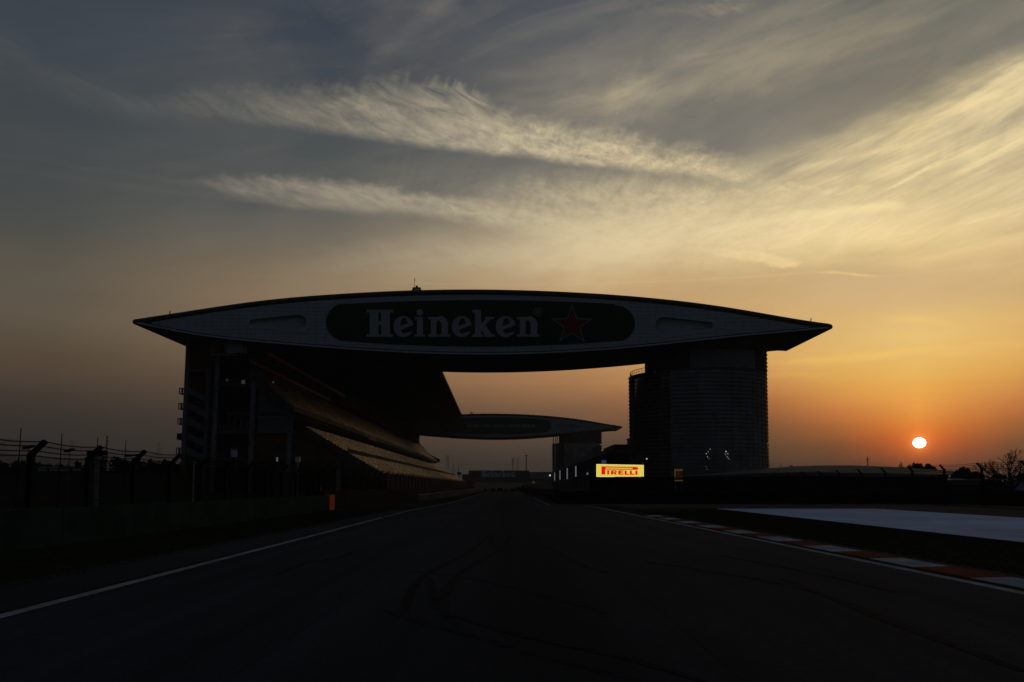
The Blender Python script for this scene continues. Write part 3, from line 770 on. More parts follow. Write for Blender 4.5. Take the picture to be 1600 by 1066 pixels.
# ------------------------------------------------------------------ the two wing-shaped bridge buildings
Y1, DEP = 170.0, 28.0
S1 = Y1 / F
def fx1(px): return at(px, 760, Y1).x
TOP = [(211,498.6),(257,491.6),(307.5,483.8),(409.6,469.4),(530.8,459),(642,453.6),(751,452.2),(882.5,455.9),(1013.7,465),(1145,481.3),(1270,502.2),(1297,505.9)]
BOT = [(211,504.2),(307.5,523),(409.6,534.6),(530.8,544.4),(642,551),(751,553.6),(882.5,550.2),(1013.7,540.2),(1145,526.2),(1254,516.2),(1297,512.4)]
WT_ = [(at(x, y, Y1).x, at(x, y, Y1).z) for x, y in TOP]
WB_ = [(at(x, y, Y1).x, at(x, y, Y1).z) for x, y in BOT]
def cub(pts):
    """Smooth interpolation through points (natural cubic)."""
    x = np.array([p[0] for p in pts]); y = np.array([p[1] for p in pts]); n = len(x)
    h = np.diff(x); A_ = np.zeros((n, n)); b = np.zeros(n); A_[0, 0] = A_[-1, -1] = 1
    for i in range(1, n - 1):
        A_[i, i-1], A_[i, i], A_[i, i+1] = h[i-1], 2*(h[i-1]+h[i]), h[i]
        b[i] = 3*((y[i+1]-y[i])/h[i] - (y[i]-y[i-1])/h[i-1])
    c = np.linalg.solve(A_, b)
    def f(q):
        q = np.clip(np.asarray(q, float), x[0], x[-1]); i = np.clip(np.searchsorted(x, q) - 1, 0, n - 2)
        d = q - x[i]; bb = (y[i+1]-y[i])/h[i] - h[i]*(2*c[i]+c[i+1])/3
        return y[i] + bb*d + c[i]*d**2 + (c[i+1]-c[i])/(3*h[i])*d**3
    return f
wT, wB = cub(WT_), cub(WB_)
XL, XR = WT_[0][0], WT_[-1][0]

def pxz(x, y):                        # picture position -> (x, z) in the wing's front plane
    p = at(x, y, Y1); return p.x, p.z

def teardrop(cx0, cy0, r0, cx1, cy1, r1, n=14):
    """Outline (x, z) of two circles joined by their outer tangents, given in picture positions."""
    (ax, az), (bx, bz) = pxz(cx0, cy0), pxz(cx1, cy1); r0 *= S1; r1 *= S1
    d = math.hypot(bx-ax, bz-az); th = math.atan2(bz-az, bx-ax); ph = math.acos((r0 - r1) / d)
    out = []
    for k in range(n + 1):
        a = th + ph + (2*math.pi - 2*ph) * k / n; out.append((ax + r0*math.cos(a), az + r0*math.sin(a)))
    for k in range(n + 1):
        a = th - ph + 2*ph * k / n; out.append((bx + r1*math.cos(a), bz + r1*math.sin(a)))
    return out
HOLES = [teardrop(395, 503.5, 4.6, 466.5, 503.7, 12.2), teardrop(1109, 508.6, 5.2, 1038, 509.6, 14.5)]
def hole_span(h, x):
    zs = []
    for (ax, az), (bx, bz) in zip(h, h[1:] + h[:1]):
        if (ax <= x) != (bx <= x): zs.append(az + (bz-az) * (x-ax) / (bx-ax))
    return (min(zs), max(zs)) if len(zs) >= 2 else None

# banner outline in picture positions
def banner_sdf(X, Y):
    yT = 469.2 + 1.376e-4 * (X - 751) ** 2; yB = 541.6 - 1.95e-4 * (X - 751) ** 2
    v = np.maximum(yT - Y, Y - yB)
    left = np.hypot(X - 541, (Y - 503.4) * 1.06) - 31.5; right = np.hypot(X - 960.5, (Y - 506.0) * 1.10) - 31.5
    return np.where(X < 541, np.maximum(v, left), np.where(X > 960.5, np.maximum(v, right), v))

def make_wing(name, label, Y, dx, dz, group, coarse):
    clad, trm = ('cladding_far_shaded', 'cladding_far_shaded') if coarse else ('cladding', 'trim')
    root = thing(name, label, 'bridge building', (dx, Y, 0), group)
    def W(x, z, d=0.0): return (x + dx, Y + d, z + dz)
    xs = list(np.linspace(XL, XR, 72))
    # body: lens outline extruded through the depth of the building, front set back behind the cladding
    poly = [(x, float(wT(x))) for x in xs] + [(x, float(wB(x)) - (0 if 0 < k < 71 else 0.25)) for k, x in list(enumerate(xs))[::-1]]
    mb = MB(); n = len(poly); f0, f1 = 1.1, DEP
    mb.add([W(x, z, f0) for x, z in poly] + [W(x, z, f1) for x, z in poly], [(i, n + i, n + (i+1) % n, (i+1) % n) for i in range(n)])
    m_ = len(xs)
    for o in (0, n):
        mb.f += [(o + i, o + i + 1, o + n - 2 - i, o + n - 1 - i) for i in range(m_ - 1)]
    mb.build('body', 'shell', root)
    # roof rim: a rounded roll that overhangs the front, and the bottom trim
    rim = MB()
    P = [W(x, float(wT(x)) - 0.42, 0.30) for x in np.linspace(XL + .1, XR - .1, 60)]
    rim.path(P, 0.46, 8)
    rim.build('roof_rim', 'rim', root, smooth_=True)
    tr = MB()
    for a, b in zip(np.linspace(XL + .2, XR - .2, 60)[:-1], np.linspace(XL + .2, XR - .2, 60)[1:]):
        tr.bar(W(a, float(wB(a)) + 0.12, 0.25), W(b, float(wB(b)) + 0.12, 0.25), 0.5, 0.30)
    tr.build('edge_trim', trm, root)
    for xx, py_, px_ in ((XL, 502.8, 211), (XR, 510.6, 1297)):
        c = MB(); zc = pxz(px_, py_)[1]
        c.tube(W(xx, zc, 0.05), W(xx, zc, DEP), 0.54, 0.54, 14)
        c.build('tip_cap', 'rim', root, smooth_=True)
    # cladding panels with recessed joints, clipped to the lens and round the two openings
    pw, ph_, gap = 1.75, 0.755, 0.045
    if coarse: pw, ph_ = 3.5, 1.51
    hi = lambda x: float(wT(x)) - 1.15 ; lo = lambda x: float(wB(x)) + 0.46
    cells = []
    x = XL + 3.4
    shared = {}
    zbase = 24.0
    while x < XR - 3.4:
        x0, x1 = x + gap/2, x + pw - gap/2
        for k in range(40):
            z0, z1 = zbase + k*ph_ + gap/2, zbase + (k+1)*ph_ - gap/2
            if z0 > max(hi(x0), hi(x1), hi((x0+x1)/2)) or z1 < min(lo(x0), lo(x1)): continue
            q = [(x0, z0), (x1, z0), (x1, z1), (x0, z1)]
            pp = np.array([proj(xx, Y1, zz) for xx, zz in q])
            if np.max(banner_sdf(pp[:, 0], pp[:, 1])) < -3: continue
            hole = None
            for h in HOLES:
                hx0, hx1 = min(p[0] for p in h), max(p[0] for p in h); hz0, hz1 = min(p[1] for p in h), max(p[1] for p in h)
                if x1 > hx0 and x0 < hx1 and z1 > hz0 and z0 < hz1: hole = h
            full = hole is None and z1 < min(hi(x0), hi(x1)) and z0 > max(lo(x0), lo(x1))
            if full:
                cells.append(((x1-x0)*(z1-z0), 'full', (x0, z0), None)); continue
            sx = np.linspace(x0, x1, 9 if hole else 3)
            def piece(bot, top):
                pts_b = [(a, min(max(bot(a), z0), z1)) for a in sx]; pts_t = [(a, max(min(top(a), z1), z0)) for a in sx]
                area = sum(max(0, (t[1]-b[1])) for b, t in zip(pts_b, pts_t)) / len(sx) * (x1-x0)
                if area > 0.03: cells.append((area, 'cut', None, [(b, (t[0], max(t[1], b[1] + 0.001))) for b, t in zip(pts_b, pts_t)]))
            if hole is None: piece(lo, hi)
            else:
                mid = (z0 + z1) / 2
                def HI(a):
                    s = hole_span(hole, a); return s[1] if s else mid
                def LO(a):
                    s = hole_span(hole, a); return s[0] if s else mid
                piece(HI, hi); piece(lo, LO)
        x += pw
    cells.sort(key=lambda c: -c[0])
    rest = MB()
    proto = None
    for k, (ar, kind, org, cols) in enumerate(cells):
        mb = MB() if k < 290 else rest
        if kind == 'full':
            w_, h_ = pw - gap, ph_ - gap
            if k < 290 and proto is not None:
                inst(proto, (org[0], 0, org[1] + dz), root, 'panel'); continue
            if k < 290:
                mb.add([(dx, Y, 0), (dx + w_, Y, 0), (dx + w_, Y, h_), (dx, Y, h_), (dx, Y + .25, 0), (dx + w_, Y + .25, 0), (dx + w_, Y + .25, h_), (dx, Y + .25, h_)],
                       [(0,1,2,3), (0,4,5,1), (1,5,6,2), (2,6,7,3), (3,7,4,0)])
                proto = mb.build('panel', clad, root); proto.location = (org[0], 0, org[1] + dz)
            else:
                x0, z0 = org
                mb.add([W(*p, 0.0) for p in ((x0, z0), (x0+w_, z0), (x0+w_, z0+h_), (x0, z0+h_))] + [W(*p, 0.25) for p in ((x0, z0), (x0+w_, z0), (x0+w_, z0+h_), (x0, z0+h_))],
                       [(0,1,2,3), (0,4,5,1), (1,5,6,2), (2,6,7,3), (3,7,4,0)])
        else:
            n = len(cols)
            vs = []
            for d in (0.0, 0.25): vs += [W(*b, d) for b, t in cols] + [W(*t, d) for b, t in cols]
            fs = [(i, i+1, n+i+1, n+i) for i in range(n-1)]
            ring = list(range(n)) + list(range(2*n-1, n-1, -1))
            fs += [(a, a + 2*n, b + 2*n, b) for a, b in zip(ring, ring[1:] + ring[:1])]
            mb.add(vs, fs)
            if k < 290: mb.build('panel', clad, root)
    if rest.f: tag(rest.build('panel', clad, root), kind='stuff')
    # openings: reveal and set-back pane
    for h in HOLES:
        mb = MB(); n = len(h)
        mb.add([W(*p, -0.06) for p in h] + [W(*p, 0.95) for p in h], [(i, n+i, n+(i+1) % n, (i+1) % n) for i in range(n)])
        fr = mb.build('opening', clad, root)
        mb = MB(); mb.add([W(*p, 0.94) for p in h], [tuple(range(n))]); mb.build('pane', clad, fr)
        # raised surround
        cx_, cz_ = sum(p[0] for p in h)/n, sum(p[1] for p in h)/n
        mb = MB(); o_ = []
        for i_, p in enumerate(h):
            a, b = h[i_-1], h[(i_+1) % n]; tx, tz = b[0]-a[0], b[1]-a[1]; L_ = math.hypot(tx, tz) or 1
            nx_, nz_ = tz/L_, -tx/L_
            if nx_*(p[0]-cx_) + nz_*(p[1]-cz_) < 0: nx_, nz_ = -nx_, -nz_
            o_.append((p[0] + nx_*0.9, p[1] + nz_*0.55))
        mb.add([W(*p, -0.06) for p in h] + [W(*p, -0.06) for p in o_] + [W(*p, 0.05) for p in o_], [(i, (i+1) % n, n+(i+1) % n, n+i) for i in range(n)] + [(n+i, n+(i+1) % n, 2*n+(i+1) % n, 2*n+i) for i in range(n)])
        mb.build('surround', clad, fr)
    # roof equipment: small railed platform with a mast, and two stub lights near the tips
    bx, bz = pxz(650, 453)
    bz = float(wT(bx))
    mb = MB()
    for a in (-0.75, 0.75):
        for d in (0.8, 2.0): mb.bar(W(bx + a, bz - .2, d), W(bx + a, bz + 0.65, d), 0.12)
    mb.box(bx + dx - 0.95, bx + dx + 0.95, Y + .7, Y + 2.1, bz + dz + 0.26, bz + dz + 0.34)
    mb.box(bx + dx - 0.80, bx + dx + 0.80, Y + .8, Y + 2.0, bz + dz + 0.66, bz + dz + 0.76)
    mb.box(bx + dx - 0.2, bx + dx + 0.2, Y + 1.2, Y + 1.6, bz + dz + 0.75, bz + dz + 1.2)
    mb.build('roof_platform', 'black_steel', root)
    mb = MB(); mb.tube(W(bx - 0.45, bz, 1.4), W(bx - 0.45, bz + 3.0, 1.4), 0.06, 0.03, 5); mb.box(bx + dx - .55, bx + dx - .35, Y + 1.3, Y + 1.5, bz + dz + 2.3, bz + dz + 2.55)
    mb.build('mast', 'steel', root)
    for q in (263, 1268):
        x_ = pxz(q, 490)[0]; z_ = float(wT(x_)); mb = MB(); mb.bar(W(x_, z_ - .1, .6), W(x_ + .1, z_ + .75, .6), 0.14); mb.build('roof_light', 'black_steel', root)
    # fittings on the soffit
    for q, yd in ((600, 9), (668, 18), (560, 20)):
        x_ = pxz(q, 500)[0]; z_ = float(wB(x_)); mb = MB(); mb.box(x_ + dx - .5, x_ + dx + .5, Y + yd, Y + yd + .8, z_ + dz - .55, z_ + dz); mb.build('soffit_fitting', 'black_steel', root)
    return root

wing1 = make_wing('bridge_building', 'near wing shaped bridge building spanning the track, pale panelled front, long green banner', Y1, 0.0, 0.0, 'wing shaped buildings bridging the track', False)
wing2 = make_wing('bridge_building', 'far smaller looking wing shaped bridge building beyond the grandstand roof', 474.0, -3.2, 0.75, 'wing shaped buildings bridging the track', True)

# banner on the near wing
def pl1(x, y, d): 
    p = at(x, y, Y1); return (p.x, Y1 + d, p.z)
bn = thing('banner', 'long dark green banner with white lettering and red star on the near bridge', 'banner', tuple(at(751, 505, Y1)))
sdf_plate(banner_sdf, 505, 996, 465, 546, 1.5, lambda x, y, d: pl1(x, y, d - 0.10), 0.09).build('banner_sheet', 'green_banner', bn)
def letter(f, ox, oy, w, parent, sx=1.0, mname='letter_white', name='letter', st=0.45):
    mb = sdf_plate(lambda X, Y: f((X - ox) / sx, Y - oy), ox - 2, ox + w * sx + 2, oy - 46, oy + 4, st, lambda x, y, d: pl1(x, y, d - 0.16), 0.05)
    return mb.build(name, mname, parent)
BL = 526.6
for f, ox, w, sx in ((L_H, 572.8, 42, 1.0), (L_e, 615.0, 31, 1.0), (L_i, 648.3, 17, 0.97), (L_n, 668.9, 35, 0.985), (L_e, 706.0, 31, 1.0), (L_k, 738.2, 37, 0.97), (L_e, 774.6, 31, 1.0), (L_n, 807.7, 35, 1.0)):
    letter(f, ox, BL, w, bn, sx)
def reg_sdf(X, Y):
    r = np.abs(s_ell(X, Y, 840.3, 487.6, 6.0, 6.0)) - 0.55
    Rr = U(s_box(X, Y, 837.9, 839.2, 484.4, 491.0), np.maximum(np.abs(s_ell(X, Y, 840.3, 486.1, 2.2, 1.7)) - 0.5, 838.5 - X), s_bar(X, Y, 840.0, 487.6, 842.6, 491.0, 0.6))
    return U(r, Rr)
sdf_plate(reg_sdf, 832, 849, 479, 496, 0.3, lambda x, y, d: pl1(x, y, d - 0.16), 0.05).build('registered_mark', 'letter_pale', bn)
def star_pts(k):
    cx, cy = 893.6, 508.2; out = []
    for i in range(10):
        a = math.radians(-90 + 36*i); r = (33.4 if i % 2 == 0 else 13.2) * k
        out.append((cx + r*math.cos(a)*1.03, cy + r*math.sin(a)*0.985))
    return out
so = sdf_plate(lambda X, Y: s_poly(X, Y, star_pts(1.0)), 858, 930, 472, 538, 0.7, lambda x, y, d: pl1(x, y, d - 0.15), 0.05).build('star', 'letter_pale', bn)
sdf_plate(lambda X, Y: s_poly(X, Y, star_pts(0.86)), 858, 930, 472, 538, 0.7, lambda x, y, d: pl1(x, y, d - 0.19), 0.04).build('star_centre', 'star_red', so)

# banner on the far wing: same outline, two tones, one line of small lettering
bo = Vector((-3.2, 304.0, 0.75))
bn2 = thing('banner', 'long dark green banner with one line of small pale lettering on the far bridge', 'banner', tuple(at(751, 505, Y1) + bo))
sdf_plate(banner_sdf, 505, 996, 465, 546, 3.0, lambda x, y, d: Vector(pl1(x, y, d - 0.10)) + bo, 0.09).build('banner_sheet', 'green_banner', bn2)
def text_line(s, x, y, z, h, depth, m, parent, w=None, rot=0.0, name='lettering'):
    cu = bpy.data.curves.new(name, 'FONT'); cu.body = s; cu.size = h * 1.42; cu.extrude = depth; cu.align_x = 'CENTER'; cu.resolution_u = 2
    cu.offset = h * 0.012
    o = bpy.data.objects.new(name, cu); COL.objects.link(o)
    cu.materials.append(M[m])
    o.rotation_euler = (R(90), 0, rot)
    if w:
        bpy.context.view_layer.update(); o.scale.x = w / max(o.dimensions.x, 1e-3)
    wl = world_loc(parent); o.parent = parent; o.location = (x - wl[0], y - wl[1], z - wl[2])
    return o
def text_mesh(*a, **k):
    o = text_line(*a, **k)
    bpy.context.view_layer.update()
    me = bpy.data.meshes.new_from_object(o.evaluated_get(bpy.context.evaluated_depsgraph_get()))
    q = bpy.data.objects.new(o.name, me); COL.objects.link(q)
    q.parent = o.parent; q.location = o.location; q.rotation_euler = o.rotation_euler; q.scale = o.scale
    nm = o.name; cu = o.data
    bpy.data.objects.remove(o); bpy.data.curves.remove(cu)
    q.name = nm
    return q
p_ = at(783, 667.8, 474.0)
text_mesh('WHEN YOU DRIVE NEVER DRINK', p_.x, 474.0 - 0.22, p_.z, 1.6, 0.03, 'letter_white', bn2, w=38.5)

# ------------------------------------------------------------------ round towers on the right carrying the wings
def make_tower(name, label, Yc, Xc, Rr, z_drum, Xu, Ru, z_top, n_ring, group, near):
    root = thing(name, label, 'tower building', (Xc, Yc, 0), group)
    def ring_pts(cx, r, a0, a1, n): return [(cx + r*math.sin(a), Yc - r*math.cos(a)) for a in np.linspace(a0, a1, n)]
    N = 56
    # drum wall: shade on the track side made by dark set-back glass, louvred wall round the rest (the front is angle 0, track side negative)
    def wall(nm, m, cx, r, a0, a1, z0, z1, n):
        mb = MB(); p = ring_pts(cx, r, R(a0), R(a1), n)
        mb.add([(x, y, z0) for x, y in p] + [(x, y, z1) for x, y in p], [(i, i+1, n+i+1, n+i) for i in range(n-1)])
        return mb.build(nm, m, root, recalc=False)
    wall('glazed_wall', 'glass', Xc, Rr - 0.9, -96, -33, 0, z_drum, 18)
    for a in (-96, -33):                           # return walls of the recess
        s_, c_ = math.sin(R(a)), math.cos(R(a)); mb = MB()
        mb.bar((Xc + (Rr - .95)*s_, Yc - (Rr - .95)*c_, z_drum/2), (Xc + Rr*s_, Yc - Rr*c_, z_drum/2), 0.3, z_drum)
        mb.build('return_wall', 'louvre_wall', root)
    wall('louvre_wall', 'louvre_wall', Xc, Rr - 0.04, -33, 62, 0, z_drum, 18); wall('side_glazing', 'glass', Xc, Rr - 0.05, 62, 112, 0, z_drum, 14); wall('louvre_wall', 'louvre_wall', Xc, Rr - 0.04, 112, 264, 0, z_drum, 26)
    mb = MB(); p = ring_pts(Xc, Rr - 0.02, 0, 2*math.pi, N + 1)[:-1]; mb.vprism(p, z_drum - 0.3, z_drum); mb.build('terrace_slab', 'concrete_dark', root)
    # upper storeys set back under the wing
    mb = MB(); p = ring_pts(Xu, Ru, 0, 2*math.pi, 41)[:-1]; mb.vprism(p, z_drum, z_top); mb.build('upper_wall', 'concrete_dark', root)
    if near:
        mb = MB(); pq = ring_pts(Xu, Ru + 0.08, R(-26), R(38), 14); n = len(pq)
        mb.add([(x, y, z_drum + .4) for x, y in pq] + [(x, y, z_drum + 4.2) for x, y in pq], [(i, i+1, n+i+1, n+i) for i in range(n-1)]); mb.build('upper_screen', 'louvre_wall', root, recalc=False)
    # ring louvres: one object each on a shared mesh
    mb = MB(); n = 72
    ri, ro_ = Rr - 0.05, Rr + 0.17
    A_ = np.linspace(0, 2*math.pi, n, endpoint=False)
    for r, z in ((ri, 0), (ro_, 0), (ro_, 0.10), (ri, 0.10)):
        mb.v += [(Xc + r*math.sin(a), Yc - r*math.cos(a), z) for a in A_]
    for k in range(3):
        mb.f += [(k*n + i, k*n + (i+1) % n, (k+1)*n + (i+1) % n, (k+1)*n + i) for i in range(n)]
    lo_ = mb.build('louvre', 'louvre', root)
    z0 = 2.0; dz_ = (z_drum - 0.1 - z0) / (n_ring - 1)
    lo_.location.z += z0
    for k in range(1, n_ring): inst(lo_, (0, 0, z0 + k*dz_), root, 'louvre')
    if near:                                        # louvres of the taller track-away side go on up to the wing
        mb = MB(); ri, ro_ = Ru - .05, Ru + 0.17; A2 = np.linspace(R(40), R(150), 24); n = len(A2)
        for r, z in ((ri, 0), (ro_, 0), (ro_, 0.10), (ri, 0.10)): mb.v += [(Xu + r*math.sin(a), Yc - r*math.cos(a), z) for a in A2]
        for k in range(3): mb.f += [(k*n + i, k*n + i+1, (k+1)*n + i+1, (k+1)*n + i) for i in range(n-1)]
        l2 = mb.build('upper_louvre', 'louvre', root); l2.location.z += z_drum + .9
        for k in range(1, 6): inst(l2, (0, 0, z_drum + .9 + k*0.86), root, 'upper_louvre')
        # vertical fixing rails of the louvres
        for a in np.linspace(R(-33), R(100), 20):
            mb = MB(); mb.bar((Xc + (Rr + .02)*math.sin(a), Yc - (Rr + .02)*math.cos(a), 1.6), (Xc + (Rr + .02)*math.sin(a), Yc - (Rr + .02)*math.cos(a), z_drum - .05), 0.10)
            mb.build('fixing_rail', 'louvre', root)
        # railing of the terrace
        rl = MB(); A3 = np.linspace(R(-140), R(-40), 22)
        pts = [(Xc + (Rr - .25)*math.sin(a), Yc - (Rr - .25)*math.cos(a)) for a in A3]
        rl.path([(x, y, z_drum + 1.1) for x, y in pts], 0.06, 5); rl.path([(x, y, z_drum + 0.6) for x, y in pts], 0.03, 4)
        rr = rl.build('railing', 'black_steel', root)
        for x, y in pts[::1]:
            q = MB(); q.tube((x, y, z_drum - .05), (x, y, z_drum + 1.1), 0.05, 0.05, 5); q.build('post', 'black_steel', rr)
        # lit lamps seen behind the louvred glass
        for px, py, r_ in ((1104,709,.10), (1107,706,.08), (1110,702,.08), (1106,714,.09), (1108,717,.07), (1135,705.5,.16), (1134,710,.08), (1138,709,.10), (1137,713.5,.08), (1139,716,.07), (1141,718,.06), (1096,711,.06), (1104,729,.05), (1105,733,.05)):
            c = at(px, py, Yc - Rr - 0.25); c = Vector((c.x, Yc - math.sqrt(max(0.1, (Rr + .12)**2 - (c.x - Xc)**2)), c.z))
            q = MB(); q.tube(c - Vector((0, 0, r_*.6)), c + Vector((0, 0, r_*.6)), r_*.6, r_*0.45, 6); q.build('lamp', 'lamp_white', root)
        for px, py in ((999, 584), (1007, 583)):
            c = at(px + 24, py, Yc - 10); q = MB(); q.tube(c, c + Vector((0, 0, .5)), .25, .25, 6); q.build('terrace_lamp', 'galv', root)
    return root
k1 = 187 / F
tower1 = make_tower('tower_building', 'near round louvred tower under the right end of the near bridge', 187.0, (1090.5-800)*k1, 108.0*k1 - 0.35, 1.6 + 171*k1, (1103.5-800)*k1, 93.5*k1, 1.6 + 218*k1, 29, 'round towers carrying the bridges', True)
k2 = 488 / F
tower2 = make_tower('tower_building', 'far round tower under the right end of the far bridge', 488.0, (901-800)*k2, 39.0*k2 - .35, 1.6 + 66*k2, (906.8-800)*k2, 33.4*k2, 1.6 + 90*k2, 24, 'round towers carrying the bridges', False)
# posts between the far tower's terrace and its wing
for px in (864.5, 868.5, 871.3):
    c = at(px, 694, 484); q = MB(); q.tube((c.x, 484, c.z), (c.x, 484, c.z + 4.4), .22, .22, 6); q.build('post', 'concrete', tower2)

# ------------------------------------------------------------------ main grandstand on the left
YG0, YG1 = 176.0, 548.0
DXG = -0.0075 * (YG1 - YG0)
KG = YG0 / F
def g2(px, py): p = at(px, py, YG0); return (p.x, p.z)
gs = thing('grandstand', 'long two tier grandstand with dark roof along the left of the straight', 'grandstand', (-50, YG0, 0))
def gx_(y): return -0.0075 * (y - YG0)
upper = [g2(*p) for p in ((392,574), (412,598), (433,619), (459,640))]
lower = [g2(*p) for p in ((476,671), (515,695), (556,720), (600,745))]  # tier starts low; dark wall behind stands for the shaded top rows
def resample(P, n):
    P = [Vector((a, b)) for a, b in P]; L = [0]
    for a, b in zip(P, P[1:]): L.append(L[-1] + (b - a).length)
    out = []
    for t in np.linspace(0, L[-1], n):
        i = max(k for k in range(len(L)) if L[k] <= t + 1e-9); i = min(i, len(P) - 2)
        out.append(P[i].lerp(P[i+1], (t - L[i]) / (L[i+1] - L[i])))
    return out
def seat_tier(nm, prof, nrow, thick, y0, y1, ysk=0.0):
    rows = resample(prof, nrow + 1)
    mb = MB()
    poly = []
    for a, b in zip(rows, rows[1:]): poly += [(a.x, a.y), (b.x, a.y)]        # tread, then riser down
    poly.append((rows[-1].x, rows[-1].y))
    und = [(p.x - thick * 0.45, p.y - thick) for p in rows[::-1]]
    n = len(poly) + len(und); P = poly + und
    mb.add([(x + gx_(y0), y0, z) for x, z in P] + [(x + gx_(y1), y1, z) for x, z in P], [(i, n+i, n+(i+1) % n, (i+1) % n) for i in range(n)])
    nn = nrow
    # end caps as strips
    for o in (0, n):
        for i in range(nrow):
            t0, t1, t2 = o + 2*i, o + 2*i + 1, o + 2*i + 2
            u0, u1 = o + n - 1 - i, o + n - 2 - i
            mb.f.append((t0, t1, t2, u1, u0))
    t = mb.build(nm, 'concrete_dark', gs)
    # seats: a pan and a back for every place
    sp = 0.62
    ys = np.arange(y0 + 0.8, y1 - 0.8, sp)
    ys = ys[(((ys - y0) % 19.0) > 1.3)]                                        # gangways
    V, T = [], []
    for ri, (a, b) in enumerate(zip(rows, rows[1:])):
        x = b.x - 0.25; z = a.y
        n_ = len(ys); xo = x + gx_(ys)
        w = 0.26
        q = np.empty((n_, 8, 3), np.float32)
        for k, (ddx, ddy, ddz) in enumerate(((-0.42, -w, .42), (-0.42, w, .42), (0.05, w, .44), (0.05, -w, .44), (-0.42, -w, .42), (-0.42, w, .42), (-0.52, w, .86), (-0.52, -w, .86))):
            q[:, k, 0] = xo + ddx; q[:, k, 1] = ys + ddy; q[:, k, 2] = z + ddz
        keep = rng.random(n_) > 0.06
        V.append(q[keep])
        m_n = int(keep.sum()); tone = np.repeat(rng.random(m_n // 2 + 1), 2)[:m_n] * 0.75 + rng.random(m_n) * 0.25
        blk = np.sin(ys[keep] * 0.11 + ri * 0.55) * 0.5 + np.sin(ys[keep] * 0.037 - ri * 0.3) * 0.5
        tone = np.where(blk > 0.45, tone * 0.5, tone)
        T.append(np.clip(tone, 0, 1))
    V = np.concatenate(V); T = np.concatenate(T); nq = len(V)
    me = bpy.data.meshes.new('seat')
    me.vertices.add(nq*8); me.vertices.foreach_set('co', (V.reshape(-1, 3) - np.array(world_loc(gs), np.float32)).ravel())
    me.loops.add(nq*8); me.loops.foreach_set('vertex_index', np.arange(nq*8, dtype=np.int32))
    me.polygons.add(nq*2); me.polygons.foreach_set('loop_start', np.arange(0, nq*8, 4, dtype=np.int32))
    me.update(); me.validate()
    at_ = me.attributes.new('tone', 'FLOAT', 'FACE'); at_.data.foreach_set('value', np.repeat(T, 2).astype(np.float32))
    me.materials.append(M['seat'])
    o = bpy.data.objects.new('seat', me); COL.objects.link(o); o.parent = gs; tag(o, kind='stuff')
    # gangway steps are the gaps; end raker beam at the near end
    rb = MB()
    for a, b in zip(rows[::3], rows[3::3]): rb.bar((a.x - .2 + gx_(y0), y0 - .35, a.y - thick*.55), (b.x - .2 + gx_(y0), y0 - .35, b.y - thick*.55), 0.6, thick * 1.15)
    rb.build('raker_beam', 'concrete_dark', gs)
    return t
seat_tier('upper_terrace', upper, 19, 1.5, YG0, YG1 - 2)
seat_tier('lower_terrace', lower, 24, 1.1, YG0 + 1, YG1 + 4)
def long_box(nm, m, x0, x1, z0, z1, y0, y1, parent=gs):
    mb = MB(); P = [(x0, z0), (x1, z0), (x1, z1), (x0, z1)]
    mb.add([(x + gx_(y0), y0, z) for x, z in P] + [(x + gx_(y1), y1, z) for x, z in P], [(0,1,2,3), (7,6,5,4), (0,4,5,1), (1,5,6,2), (2,6,7,3), (3,7,4,0)])
    return mb.build(nm, m, parent)
fx_, fz_ = upper[-1]
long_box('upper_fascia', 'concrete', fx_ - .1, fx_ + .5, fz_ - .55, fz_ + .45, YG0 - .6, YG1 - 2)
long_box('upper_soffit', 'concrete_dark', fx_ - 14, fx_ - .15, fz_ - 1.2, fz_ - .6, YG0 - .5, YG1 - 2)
# concourse behind the lower tier: back wall with strip lights showing through openings
cx0 = g2(446, 650)[0]
long_box('concourse_wall', 'concrete_dark', cx0 - 9, cx0 - 8.6, 0, fz_ - 1.9, YG0 + 6, YG1)
for k, (px, py) in enumerate(((528,685),(531,686),(535,687),(538,688),(542,688.5),(546,689.6),(550,690.6),(583,700.5),(588,702),(593,703),(598,704),(604,705.6),(610,707.5),(616,709),(641,715),(645,716),(650,717.5),(655,719))):
    yv = min((cx0 - 8.3 + 1.32) / ((px - 800) / F + 0.0075), YG1 - 6)
    c = at(px, py, yv); q = MB(); q.box(c.x - .12, c.x + .12, yv - .5, yv + .5, c.z - .42, c.z + .42); q.build('concourse_light', 'dim_lamp', gs)
wl_x = lower[-1][0]
long_box('front_wall', 'tyre', wl_x - .1, wl_x + .4, 0, lower[-1][1] + .7, YG0 + 1, YG1 + 4)
# gangway and mid-tier barrier between the two halves of the lower tier
mx, mz = lower[1][0] * .35 + lower[2][0] * .65, lower[1][1] * .35 + lower[2][1] * .65
long_box('tier_barrier', 'concrete_dark', mx - .1, mx + .1, mz, mz + 1.4, YG0 + 2, YG1 + 2)
